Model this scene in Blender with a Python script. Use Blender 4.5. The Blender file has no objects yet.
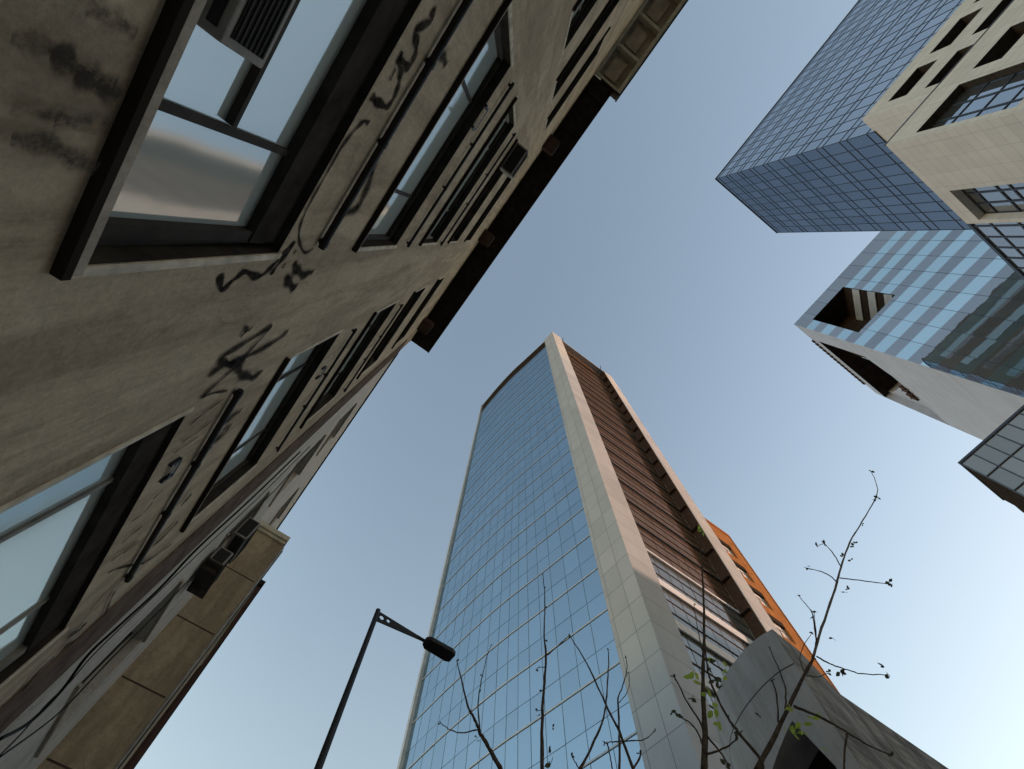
import bpy, bmesh, math, random
from mathutils import Vector, Matrix
random.seed(7)
sc = bpy.context.scene
col = sc.collection

# ------------------------------------------------------------------ camera, sky, sun, exposure
CZ = 1.6                      # eye height
FPX, CX, CY = 475.0, 512.0, 384.5
MX = Vector((0.80347976, 0.57224969, 0.1641663))      # rows: world X, Y, Z expressed in camera axes (right, down, forward)
MY = Vector((-0.59511481, 0.76459584, 0.24745012))
MZ = Vector((0.01608238, -0.29651895, 0.95489155))
cam_d = bpy.data.cameras.new("camera")
cam = bpy.data.objects.new("camera", cam_d)
col.objects.link(cam)
right = Vector((MX[0], MY[0], MZ[0])); down = Vector((MX[1], MY[1], MZ[1])); fwd = Vector((MX[2], MY[2], MZ[2]))
R = Matrix((right, -down, -fwd)).transposed().to_4x4()
cam.matrix_world = Matrix.Translation((0, 0, CZ)) @ R
cam_d.sensor_width = 36.0
cam_d.lens = FPX / 1024.0 * 36.0
cam_d.clip_start = 0.05
cam_d.clip_end = 5000
sc.camera = cam

SUN_AZ, SUN_EL = 117.0, 4.2     # azimuth from +Y towards +X
SKY_STRENGTH, SUN_STRENGTH, EXPOSURE = 0.15, 1.0, 2.04
w = bpy.data.worlds.new("World"); sc.world = w; w.use_nodes = True
nt = w.node_tree
sky = nt.nodes.new("ShaderNodeTexSky"); sky.sky_type = 'NISHITA'; sky.sun_disc = False
sky.sun_elevation = math.radians(SUN_EL); sky.sun_rotation = math.radians(SUN_AZ)
sky.altitude = 500; sky.air_density = 1.45; sky.dust_density = 0.7; sky.ozone_density = 1.3
wb_ = nt.nodes.new("ShaderNodeMixRGB"); wb_.blend_type = 'MULTIPLY'; wb_.inputs[0].default_value = 1.0      # daylight white balance of the whole sky
wb_.inputs[2].default_value = (1.075, 0.985, 1.02, 1)
nt.links.new(sky.outputs[0], wb_.inputs[1]); nt.links.new(wb_.outputs[0], nt.nodes["Background"].inputs[0])
nt.nodes["Background"].inputs[1].default_value = SKY_STRENGTH
sd = bpy.data.lights.new("sun", 'SUN'); sd.energy = SUN_STRENGTH; sd.angle = math.radians(0.6); sd.color = (1.0, 0.66, 0.50)
so = bpy.data.objects.new("sun", sd); col.objects.link(so)
a, e = math.radians(SUN_AZ), math.radians(SUN_EL)
sdir = Vector((math.sin(a) * math.cos(e), math.cos(a) * math.cos(e), math.sin(e)))
so.rotation_euler = sdir.to_track_quat('Z', 'Y').to_euler()
so.location = (60, -10, 60)
sc.view_settings.view_transform = 'Standard'; sc.view_settings.look = 'None'
sc.view_settings.gamma = 1.0; sc.view_settings.exposure = EXPOSURE
sc.view_settings.use_curve_mapping = False
sc.cycles.max_bounces = 6; sc.cycles.diffuse_bounces = 3; sc.cycles.glossy_bounces = 4

# ------------------------------------------------------------------ helpers
def ray(px, py):
    c = Vector((px - CX, py - CY, FPX))
    return Vector((MX.dot(c), MY.dot(c), MZ.dot(c)))
EYE = Vector((0, 0, CZ))
def on_x(px, py, x):
    r = ray(px, py); return EYE + r * (x / r.x)
def on_d(px, py, az, d):          # vertical plane at horizontal distance d in direction az
    r = ray(px, py); u = Vector((math.sin(math.radians(az)), math.cos(math.radians(az)), 0))
    return EYE + r * (d / r.dot(u))

class MB:
    """collects geometry for ONE mesh object"""
    def __init__(s): s.v = []; s.f = []; s.r = []; s.uv = {}
    def face(s, pts, rnd=0.5, uv=None):
        n = len(s.v); s.v += [tuple(p) for p in pts]; s.f.append(tuple(range(n, n + len(pts)))); s.r.append(rnd)
        if uv: s.uv[len(s.f) - 1] = uv
    def box(s, x0, x1, y0, y1, z0, z1, rnd=0.5):
        n = len(s.v)
        s.v += [(x0,y0,z0),(x1,y0,z0),(x1,y1,z0),(x0,y1,z0),(x0,y0,z1),(x1,y0,z1),(x1,y1,z1),(x0,y1,z1)]
        for f in ((0,3,2,1),(4,5,6,7),(0,1,5,4),(1,2,6,5),(2,3,7,6),(3,0,4,7)):
            s.f.append(tuple(n + i for i in f)); s.r.append(rnd)
        return s
    def prism(s, pts, z0, z1, rnd=0.5):       # plan polygon, counter-clockwise, extruded upward
        n = len(s.v); k = len(pts)
        s.v += [(p[0], p[1], z0) for p in pts] + [(p[0], p[1], z1) for p in pts]
        s.f.append(tuple(n + i for i in reversed(range(k)))); s.f.append(tuple(n + k + i for i in range(k))); s.r += [rnd, rnd]
        for i in range(k):
            j = (i + 1) % k
            s.f.append((n + i, n + j, n + k + j, n + k + i)); s.r.append(rnd)
        return s
    def obox(s, o, u, v, wv, rnd=0.5):        # oriented box: corner o, three edge vectors
        o, u, v, wv = map(Vector, (o, u, v, wv)); n = len(s.v)
        P = [o, o+u, o+u+v, o+v, o+wv, o+u+wv, o+u+v+wv, o+v+wv]
        s.v += [tuple(p) for p in P]
        for f in ((0,3,2,1),(4,5,6,7),(0,1,5,4),(1,2,6,5),(2,3,7,6),(3,0,4,7)):
            s.f.append(tuple(n + i for i in f)); s.r.append(rnd)
        return s
    def tube(s, pts, rad, seg=8, cap=True, rnd=0.5):
        pts = [Vector(p) for p in pts]; m = len(pts)
        if not hasattr(rad, '__len__'): rad = [rad] * m
        n = len(s.v); prev = None
        for i, p in enumerate(pts):
            t = (pts[min(i+1, m-1)] - pts[max(i-1, 0)])
            t = t.normalized() if t.length > 1e-9 else Vector((0,0,1))
            if prev is None:
                a0 = t.orthogonal().normalized()
            else:
                a0 = (prev - t * prev.dot(t)); a0 = a0.normalized() if a0.length > 1e-6 else t.orthogonal().normalized()
            prev = a0; b0 = t.cross(a0)
            for k in range(seg):
                an = 2 * math.pi * k / seg
                s.v.append(tuple(p + (a0 * math.cos(an) + b0 * math.sin(an)) * rad[i]))
        for i in range(m - 1):
            for k in range(seg):
                k2 = (k + 1) % seg
                s.f.append((n+i*seg+k, n+i*seg+k2, n+(i+1)*seg+k2, n+(i+1)*seg+k)); s.r.append(rnd)
        if cap:
            s.f.append(tuple(n + k for k in reversed(range(seg)))); s.f.append(tuple(n + (m-1)*seg + k for k in range(seg))); s.r += [rnd, rnd]
        return s
    def build(s, name, mat, parent=None, loc=None, smooth=False, bevel=0):
        me = bpy.data.meshes.new(name); me.from_pydata(s.v, [], s.f); me.update()
        at = me.attributes.new("rnd", 'FLOAT', 'FACE'); at.data.foreach_set("value", s.r)
        if s.uv:
            ul = me.uv_layers.new(name="UVMap")
            for pi, uvs in s.uv.items():
                for li, uvv in zip(me.polygons[pi].loop_indices, uvs): ul.data[li].uv = uvv
        me.materials.append(mat)
        if smooth:
            for p in me.polygons: p.use_smooth = True
        o = bpy.data.objects.new(name, me); col.objects.link(o)
        if parent:
            o.parent = parent
            o.matrix_parent_inverse = Matrix.Translation(-parent.location)
        if bevel:
            b = o.modifiers.new("bevel", 'BEVEL'); b.width = bevel; b.segments = 2; b.limit_method = 'ANGLE'
        return o

def thing(name, label, cat, loc=(0, 0, 0), group=None):
    o = bpy.data.objects.new(name, None); col.objects.link(o); o.location = loc; o.empty_display_size = 0.2
    o['label'] = label; o['category'] = cat
    if group: o['group'] = group
    return o
def tag(o, label, cat, group=None):
    o['label'] = label; o['category'] = cat
    if group: o['group'] = group
    return o

# ------------------------------------------------------------------ materials
def newmat(name):
    m = bpy.data.materials.new(name); m.use_nodes = True
    n = m.node_tree.nodes; l = m.node_tree.links
    return m, n, l, n["Principled BSDF"]
def tex_noise(n, l, vec, scale, detail=6, rough=0.6, stretch=None):
    mp = n.new("ShaderNodeMapping")
    if stretch: mp.inputs["Scale"].default_value = stretch
    l.new(vec, mp.inputs["Vector"])
    t = n.new("ShaderNodeTexNoise"); t.inputs["Scale"].default_value = scale
    t.inputs["Detail"].default_value = detail; t.inputs["Roughness"].default_value = rough
    l.new(mp.outputs[0], t.inputs["Vector"]); return t.outputs["Fac"]
def ramp(n, l, fac, stops):
    r = n.new("ShaderNodeValToRGB"); els = r.color_ramp.elements
    while len(els) < len(stops): els.new(0.5)
    for e_, (p, c) in zip(els, stops): e_.position = p; e_.color = (*c, 1) if len(c) == 3 else c
    l.new(fac, r.inputs[0]); return r.outputs[0]
def mix(n, l, fac, c1, c2, mode='MIX'):
    m = n.new("ShaderNodeMixRGB"); m.blend_type = mode
    for s_, val in ((0, fac), (1, c1), (2, c2)):
        if hasattr(val, 'links'): l.new(val, m.inputs[s_])
        elif s_ == 0: m.inputs[0].default_value = val
        else: m.inputs[s_].default_value = (*val, 1)
    return m.outputs[0]
def geo_pos(n): return n.new("ShaderNodeNewGeometry").outputs["Position"]
def bump(n, l, bs, h, strength, dist=0.02):
    b = n.new("ShaderNodeBump"); b.inputs["Strength"].default_value = strength; b.inputs["Distance"].default_value = dist
    l.new(h, b.inputs["Height"]); l.new(b.outputs[0], bs.inputs["Normal"])

def plain(name, c, rough=0.6, metal=0.0, var=0.25, scale=3.0, stretch=None, bmp=0.0):
    m, n, l, b = newmat(name)
    p = geo_pos(n); f = tex_noise(n, l, p, scale, 6, 0.6, stretch)
    lo = tuple(x * (1 - var) for x in c); hi = tuple(min(1, x * (1 + var)) for x in c)
    l.new(ramp(n, l, f, [(0.3, lo), (0.7, hi)]), b.inputs["Base Color"])
    b.inputs["Roughness"].default_value = rough; b.inputs["Metallic"].default_value = metal; b.inputs["Specular IOR Level"].default_value = 0.5 if metal else (0.15 if rough < 0.75 else 0.0)
    if bmp: bump(n, l, b, tex_noise(n, l, p, scale * 12, 4), bmp, 0.01)
    return m

def stucco(name, base, dark, streak=0.6, patch=(0.32, 0.30, 0.25)):
    m, n, l, b = newmat(name); p = geo_pos(n)
    # warp the coordinates so no stain runs ruler-straight
    wn = n.new("ShaderNodeTexNoise"); wn.inputs["Scale"].default_value = 1.3; wn.inputs["Detail"].default_value = 3; l.new(p, wn.inputs["Vector"])
    wm = n.new("ShaderNodeVectorMath"); wm.operation = 'MULTIPLY_ADD'; l.new(wn.outputs["Color"], wm.inputs[0]); wm.inputs[1].default_value = (0.22, 0.22, 0.22); l.new(p, wm.inputs[2]); q = wm.outputs[0]
    big = tex_noise(n, l, q, 0.5, 6, 0.6)
    blot = tex_noise(n, l, q, 1.7, 8, 0.68, (1, 1, 0.7))
    fine = tex_noise(n, l, p, 7, 8, 0.7)
    st = tex_noise(n, l, q, 1.0, 9, 0.66, (2.6, 3.0, 0.30))
    st2 = tex_noise(n, l, q, 1.0, 8, 0.7, (6, 7, 0.45))
    c = mix(n, l, ramp(n, l, big, [(0.35, (0,0,0)), (0.66, (1,1,1))]), base, patch)
    c = mix(n, l, ramp(n, l, blot, [(0.44, (0,0,0)), (0.70, (streak*0.8,)*3)]), c, tuple(x*0.4+y*0.6 for x, y in zip(base, dark)))
    # grime runs gather below the window rows and on the lowest storey
    sp = n.new("ShaderNodeSeparateXYZ"); l.new(p, sp.inputs[0])
    mr = n.new("ShaderNodeMapRange"); l.new(sp.outputs[2], mr.inputs["Value"]); mr.inputs["From Min"].default_value = 4.2; mr.inputs["From Max"].default_value = 2.0; mr.inputs["To Min"].default_value = 0.62; mr.inputs["To Max"].default_value = 1.0
    mu = n.new("ShaderNodeMath"); mu.operation = 'MULTIPLY'; l.new(ramp(n, l, st, [(0.45, (0,0,0)), (0.56, (streak,)*3)]), mu.inputs[0]); l.new(mr.outputs[0], mu.inputs[1])
    c = mix(n, l, mu.outputs[0], c, dark)
    c = mix(n, l, ramp(n, l, st2, [(0.50, (0,0,0)), (0.68, (streak*0.62,)*3)]), c, dark)
    c = mix(n, l, 0.3, c, ramp(n, l, fine, [(0.25, tuple(x*0.55 for x in base)), (0.75, tuple(min(1,x*1.35) for x in base))]))
    # hairline cracks and plaster grain
    vo = n.new("ShaderNodeTexVoronoi"); vo.feature = 'DISTANCE_TO_EDGE'; vo.inputs["Scale"].default_value = 0.55
    wm2 = n.new("ShaderNodeVectorMath"); wm2.operation = 'MULTIPLY_ADD'; wn2 = n.new("ShaderNodeTexNoise"); wn2.inputs["Scale"].default_value = 3.0; wn2.inputs["Detail"].default_value = 6
    l.new(p, wn2.inputs["Vector"]); l.new(wn2.outputs["Color"], wm2.inputs[0]); wm2.inputs[1].default_value = (0.5, 0.5, 0.5); l.new(p, wm2.inputs[2]); l.new(wm2.outputs[0], vo.inputs["Vector"])
    ck = n.new("ShaderNodeMath"); ck.operation = 'MULTIPLY'; l.new(ramp(n, l, vo.outputs["Distance"], [(0.0, (0.38,)*3), (0.006, (0,0,0))]), ck.inputs[0]); l.new(ramp(n, l, big, [(0.53, (0,0,0)), (0.60, (1,1,1))]), ck.inputs[1])
    c = mix(n, l, ck.outputs[0], c, tuple(x*0.5 for x in dark))
    gr = tex_noise(n, l, p, 38, 4, 0.7)
    c = mix(n, l, 0.5, c, ramp(n, l, gr, [(0.34, (0.62,)*3), (0.64, (1.0,)*3)]), 'MULTIPLY')
    l.new(c, b.inputs["Base Color"]); b.inputs["Roughness"].default_value = 0.92; b.inputs["Specular IOR Level"].default_value = 0.04
    ad = n.new("ShaderNodeMath"); ad.operation = 'MULTIPLY_ADD'; l.new(gr, ad.inputs[0]); ad.inputs[1].default_value = 0.35; l.new(fine, ad.inputs[2])
    bump(n, l, b, ad.outputs[0], 0.6, 0.02)
    return m

def glass(name, tint, base, refl, rough=0.015, var=0.12, wob=0.0, fres=0.25):
    """reflective coated glazing; 'rnd' is a per-pane value"""
    m = bpy.data.materials.new(name); m.use_nodes = True; n = m.node_tree.nodes; l = m.node_tree.links
    n.remove(n["Principled BSDF"]); out = n["Material Output"]
    at = n.new("ShaderNodeAttribute"); at.attribute_name = "rnd"
    g = n.new("ShaderNodeBsdfGlossy"); g.inputs["Roughness"].default_value = rough
    l.new(ramp(n, l, at.outputs["Fac"], [(0, tuple(x*(1-var) for x in tint)), (1, tuple(min(1,x*(1+var)) for x in tint))]), g.inputs["Color"])
    d = n.new("ShaderNodeBsdfDiffuse")
    l.new(ramp(n, l, at.outputs["Fac"], [(0, tuple(x*(1-var*1.5) for x in base)), (1, tuple(min(1,x*(1+var*1.5)) for x in base))]), d.inputs["Color"])
    lw = n.new("ShaderNodeLayerWeight"); lw.inputs["Blend"].default_value = 0.35
    ma = n.new("ShaderNodeMath"); ma.operation = 'MULTIPLY_ADD'; ma.use_clamp = True
    l.new(lw.outputs["Fresnel"], ma.inputs[0]); ma.inputs[1].default_value = fres; ma.inputs[2].default_value = refl
    mx = n.new("ShaderNodeMixShader"); l.new(ma.outputs[0], mx.inputs[0]); l.new(d.outputs[0], mx.inputs[1]); l.new(g.outputs[0], mx.inputs[2])
    if wob:
        b = n.new("ShaderNodeBump"); b.inputs["Strength"].default_value = 1.0; b.inputs["Distance"].default_value = wob
        l.new(tex_noise(n, l, geo_pos(n), 0.7, 2, 0.4), b.inputs["Height"]); l.new(b.outputs[0], g.inputs["Normal"])
    l.new(mx.outputs[0], out.inputs["Surface"])
    return m

M = {}
M['stucco'] = stucco('grimy_stucco', (0.70, 0.565, 0.41), (0.27, 0.205, 0.15), 0.85, (0.78, 0.655, 0.49))
M['pale_stucco'] = stucco('pale_stucco', (0.74, 0.68, 0.61), (0.45, 0.39, 0.34), 0.45, (0.80, 0.74, 0.67))
M['reveal'] = plain('dark_shade_reveal', (0.055, 0.047, 0.042), 0.85, 0, 0.35, 4)  # shade of the deep window reveals put into a near-black colour
M['tan_wall'] = stucco('tan_plaster', (0.50, 0.405, 0.28), (0.20, 0.155, 0.11), 0.9, (0.58, 0.48, 0.34))
M['sill'] = stucco('sill_stone', (0.60, 0.51, 0.42), (0.26, 0.21, 0.17), 0.6, (0.68, 0.58, 0.48))
M['trim'] = plain('weathered_trim', (0.74, 0.66, 0.55), 0.85, 0, 0.3, 6)
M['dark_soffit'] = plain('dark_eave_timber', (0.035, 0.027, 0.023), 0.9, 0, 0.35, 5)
M['corner'] = plain('faded_corner_strip', (0.17, 0.13, 0.11), 0.9, 0, 0.35, 4)
M['brown_strip'] = plain('brown_painted_strip', (0.085, 0.058, 0.048), 0.8, 0, 0.3, 4)
M['maroon'] = plain('maroon_soffit', (0.085, 0.050, 0.042), 0.8, 0, 0.35, 3)
M['frame_dark'] = plain('dark_window_frame', (0.06, 0.05, 0.043), 0.7, 0.0, 0.3, 5)
M['frame_pale'] = plain('pale_window_frame', (0.30, 0.28, 0.25), 0.6, 0, 0.25, 5)
M['black_metal'] = plain('black_metal', (0.018, 0.016, 0.016), 0.5, 0.4, 0.3, 8)
M['cream'] = plain('cream_beam', (0.66, 0.61, 0.48), 0.85, 0, 0.18, 3)
M['coffer'] = plain('coffer_panel', (0.56, 0.48, 0.37), 0.85, 0, 0.25, 3)
M['win_glass'] = glass('old_window_glass', (0.88, 0.96, 0.94), (0.74, 0.82, 0.78), 0.42, 0.075, 0.06, 0.010, 0.35)
M['tower_glass'] = glass('blue_curtain_glass', (0.49, 0.635, 0.75), (0.07, 0.12, 0.16), 0.57, 0.02, 0.05, 0.006, 0.25)
M['box_glass'] = glass('blue_grey_glass', (0.71, 0.775, 0.86), (0.10, 0.12, 0.15), 0.66, 0.02, 0.06, 0.006, 0.28)
M['side_glass'] = glass('dark_navy_glass', (0.30, 0.35, 0.43), (0.05, 0.063, 0.085), 0.46, 0.02, 0.08, 0.006, 0.22)
M['band_glass'] = glass('light_blue_band_glass', (0.72, 0.89, 0.94), (0.16, 0.24, 0.26), 0.64, 0.02, 0.03, 0.004, 0.25)
M['band_grey'] = glass('grey_band_glass', (0.58, 0.61, 0.65), (0.17, 0.18, 0.19), 0.42, 0.03, 0.06, 0.006, 0.20)
M['dark_glass'] = glass('dark_grey_glass', (0.46, 0.48, 0.48), (0.17, 0.175, 0.175), 0.34, 0.03, 0.10, 0.008, 0.25)
M['brown_glass'] = glass('brown_reflection_glass', (0.40, 0.32, 0.27), (0.135, 0.088, 0.062), 0.24, 0.08, 0.05, 0.004, 0.12)  # warm brown reflection put into the glass colour
M['mullion'] = plain('dark_mullion', (0.04, 0.055, 0.085), 0.5, 0.3, 0.2, 2)
M['tower_mullion'] = plain('blue_mullion', (0.06, 0.11, 0.15), 0.5, 0.3, 0.2, 2)
M['ledge'] = plain('pale_metal_ledge', (0.44, 0.47, 0.50), 0.5, 0.2, 0.15, 2)
M['white_slab'] = plain('white_slab_edge', (0.72, 0.72, 0.74), 0.7, 0, 0.1, 2)
M['orange'] = plain('orange_cladding', (0.36, 0.17, 0.07), 0.75, 0, 0.22, 1.2, None, 0.1)
M['asphalt'] = plain('asphalt', (0.05, 0.05, 0.05), 0.9, 0, 0.3, 3, None, 0.3)
M['paving'] = plain('grey_paving', (0.34, 0.33, 0.31), 0.9, 0, 0.25, 2, None, 0.2)
M['earth'] = plain('ground', (0.13, 0.12, 0.10), 0.95, 0, 0.3, 0.3)
M['bark'] = plain('dark_bark', (0.115, 0.09, 0.076), 0.9, 0, 0.4, 25)
M['lit_limb'] = plain('sunlit_pale_bark', (0.26, 0.22, 0.19), 0.85, 0, 0.35, 25)  # paler copy of the bark: sunlight on the upper limb put into the colour
M['rear'] = plain('grey_rear_cladding', (0.17, 0.175, 0.18), 0.7, 0, 0.12, 0.5)
M['cable'] = plain('black_cable', (0.012, 0.011, 0.011), 0.7, 0, 0.2, 10)
M['lamp'] = plain('dark_lamp_paint', (0.022, 0.020, 0.020), 0.55, 0.3, 0.25, 10)
M['ac'] = plain('aged_white_casing', (0.34, 0.31, 0.28), 0.6, 0, 0.25, 8)
M['ac_dark'] = plain('dark_grille', (0.03, 0.028, 0.027), 0.7, 0, 0.3, 30)
M['interior'] = plain('dark_interior', (0.035, 0.028, 0.024), 0.9, 0, 0.3, 1)

def tile_mat(name, c, joint, ws, hs, axis, rough=0.6, var=0.08, jw=0.02):
    """stone or metal cladding laid in a real grid: axis picks which horizontal coordinate runs along the wall"""
    m, n, l, b = newmat(name); p = geo_pos(n)
    sp = n.new("ShaderNodeSeparateXYZ"); l.new(p, sp.inputs[0])
    cb = n.new("ShaderNodeCombineXYZ"); l.new(sp.outputs[axis], cb.inputs[0]); l.new(sp.outputs[2], cb.inputs[1])
    t = n.new("ShaderNodeTexBrick"); t.offset = 0.0; t.squash = 1.0
    t.inputs["Scale"].default_value = 1.0; t.inputs["Brick Width"].default_value = ws; t.inputs["Row Height"].default_value = hs
    t.inputs["Mortar Size"].default_value = jw; t.inputs["Mortar Smooth"].default_value = 0.1
    t.inputs["Color1"].default_value = (*[x*(1-var) for x in c], 1); t.inputs["Color2"].default_value = (*[min(1,x*(1+var)) for x in c], 1)
    t.inputs["Mortar"].default_value = (*joint, 1)
    l.new(cb.outputs[0], t.inputs["Vector"])
    f = tex_noise(n, l, p, 0.5, 8, 0.6)
    cc = mix(n, l, 0.5, t.outputs["Color"], ramp(n, l, f, [(0.3, (0.78,)*3), (0.7, (1.0,)*3)]), 'MULTIPLY')
    st = tex_noise(n, l, p, 1.0, 6, 0.6, (1.6, 1.6, 0.08))
    cc = mix(n, l, ramp(n, l, st, [(0.5, (0,0,0)), (0.8, (0.28,)*3)]), cc, tuple(x*0.6 for x in c))
    l.new(cc, b.inputs["Base Color"]); b.inputs["Roughness"].default_value = rough
    bump(n, l, b, t.outputs["Fac"], -0.3, 0.02)
    return m
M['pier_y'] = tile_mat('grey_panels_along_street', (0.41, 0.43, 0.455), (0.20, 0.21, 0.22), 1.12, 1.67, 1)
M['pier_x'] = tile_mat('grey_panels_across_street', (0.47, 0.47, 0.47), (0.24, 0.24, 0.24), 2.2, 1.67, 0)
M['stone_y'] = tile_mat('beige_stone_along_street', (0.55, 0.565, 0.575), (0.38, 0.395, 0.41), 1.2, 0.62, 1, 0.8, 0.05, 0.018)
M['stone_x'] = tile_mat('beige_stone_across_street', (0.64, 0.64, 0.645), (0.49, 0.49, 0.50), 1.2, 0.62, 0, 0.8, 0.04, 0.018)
M['white_panel'] = tile_mat('white_metal_panels', (0.47, 0.54, 0.66), (0.415, 0.475, 0.585), 6.0, 0.75, 0, 0.6, 0.05, 0.02)

def concrete(name, smooth=True):
    m, n, l, b = newmat(name); p = geo_pos(n)
    big = tex_noise(n, l, p, 0.6, 8, 0.6); fine = tex_noise(n, l, p, 9, 8, 0.7)
    if smooth:
        c = ramp(n, l, big, [(0.3, (0.46, 0.45, 0.445)), (0.7, (0.60, 0.59, 0.585))])
        c = mix(n, l, ramp(n, l, tex_noise(n, l, p, 1.0, 8, 0.68, (2.2, 2.2, 0.3)), [(0.46, (0,0,0)), (0.66, (0.6,)*3)]), c, (0.27, 0.26, 0.25))
    else:
        st = tex_noise(n, l, p, 1.0, 8, 0.68, (0.35, 0.9, 2.6))
        st2 = tex_noise(n, l, p, 1.0, 8, 0.7, (2.6, 2.6, 0.25))
        c = ramp(n, l, st, [(0.36, (0.10, 0.092, 0.085)), (0.50, (0.28, 0.265, 0.25)), (0.64, (0.50, 0.48, 0.455))])
        c = mix(n, l, ramp(n, l, st2, [(0.48, (0,0,0)), (0.62, (0.75,)*3)]), c, (0.065, 0.058, 0.054))
    c = mix(n, l, 0.2, c, ramp(n, l, fine, [(0.3, (0.14,)*3), (0.7, (0.36,)*3)]))
    l.new(c, b.inputs["Base Color"]); b.inputs["Roughness"].default_value = 0.9
    bump(n, l, b, fine, 0.3, 0.02)
    return m
M['conc'] = concrete('smooth_concrete'); M['conc_rough'] = concrete('board_marked_concrete', False)

def spray(name, rgb, top, lo=0.25, hi=0.6, floor_=0.6, sc_=14):
    m, n, l, b = newmat(name)
    uv = n.new("ShaderNodeUVMap"); sp = n.new("ShaderNodeSeparateXYZ"); l.new(uv.outputs[0], sp.inputs[0])
    # v: -1..1 across the stroke, soft at its edges; u = how soft this stroke is
    ab = n.new("ShaderNodeMath"); ab.operation = 'ABSOLUTE'; l.new(sp.outputs[1], ab.inputs[0])
    mr = n.new("ShaderNodeMapRange"); mr.interpolation_type = 'SMOOTHSTEP'
    l.new(ab.outputs[0], mr.inputs["Value"]); l.new(sp.outputs[0], mr.inputs["From Min"]); mr.inputs["From Max"].default_value = 1.0
    mr.inputs["To Min"].default_value = top; mr.inputs["To Max"].default_value = 0.0
    f = tex_noise(n, l, geo_pos(n), sc_, 7, 0.7)
    mu = n.new("ShaderNodeMath"); mu.operation = 'MULTIPLY'; l.new(mr.outputs[0], mu.inputs[0])
    l.new(ramp(n, l, f, [(lo, (floor_,)*3), (hi, (1,)*3)]), mu.inputs[1])
    l.new(mu.outputs[0], b.inputs["Alpha"]); b.inputs["Base Color"].default_value = (*rgb, 1); b.inputs["Roughness"].default_value = 1.0; b.inputs["Specular IOR Level"].default_value = 0.05
    return m
M['spray'] = spray('black_spray_paint', (0.010, 0.010, 0.011), 0.9); M['smear'] = spray('brown_smear', (0.075, 0.06, 0.05), 0.85, 0.40, 0.58, 0.12, 11)
def leaf_mat(name, c):
    m, n, l, b = newmat(name)
    at = n.new("ShaderNodeAttribute"); at.attribute_name = "rnd"
    l.new(ramp(n, l, at.outputs["Fac"], [(0, tuple(x*0.35 for x in c)), (0.5, c), (1, tuple(min(1,x*1.4) for x in c))]), b.inputs["Base Color"])
    b.inputs["Roughness"].default_value = 0.55
    tr = n.new("ShaderNodeBsdfTranslucent"); tr.inputs["Color"].default_value = (*[min(1, x*1.6) for x in c], 1)
    mx = n.new("ShaderNodeMixShader"); mx.inputs[0].default_value = 0.5
    l.new(b.outputs[0], mx.inputs[1]); l.new(tr.outputs[0], mx.inputs[2]); l.new(mx.outputs[0], n["Material Output"].inputs["Surface"])
    return m
M['leaf'] = leaf_mat('yellow_green_leaf', (0.34, 0.42, 0.07))
M['bud'] = leaf_mat('dark_bud', (0.06, 0.065, 0.035))

# ------------------------------------------------------------------ the setting: ground, road, pavement
def struct(name, mb, mat):
    o = mb.build(name, mat); o['kind'] = 'structure'; return o
g = MB(); g.face([(-900,-900,0),(900,-900,0),(900,900,0),(-900,900,0)]); struct('ground', g, M['earth'])
g = MB(); g.face([(5.6,-300,0.004),(10.4,-300,0.004),(10.4,300,0.004),(5.6,300,0.004)]); struct('road', g, M['asphalt'])
g = MB(); g.box(-1.2, 5.6, -120, 120, 0.0, 0.13); struct('pavement', g, M['paving'])
g = MB(); g.box(10.4, 15.0, -120, 120, 0.0, 0.13); struct('far_pavement', g, M['paving'])
g = MB()
for k in range(-20, 20): g.face([(7.92,k*6,0.008),(8.08,k*6,0.008),(8.08,k*6+3,0.008),(7.92,k*6+3,0.008)])
struct('road_marking', g, M['white_slab'])

# ------------------------------------------------------------------ LEFT: old apartment building (unit D = distance to its wall)
D = 1.2
XW = -1.2
def LZ(z): return CZ + z * D
def LY(y): return y * D
old = thing('apartment_building', 'grimy beige apartment building with spray painted wall and dark eave at left', 'building', (XW, 0, 0))
COLS = [(1.99, 4.03), (-1.19, 0.84), (-4.37, -2.34), (-7.55, -5.52), (-10.73, -8.70)]
ROWS = [(1.385, 2.64), (3.88, 5.20), (6.43, 7.76), (8.96, 10.30), (11.62, 12.95)]
Y_END, Y_BEG, Z_TOP = 5.05, -16.0, 16.45
DEPTH = 0.20

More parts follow.
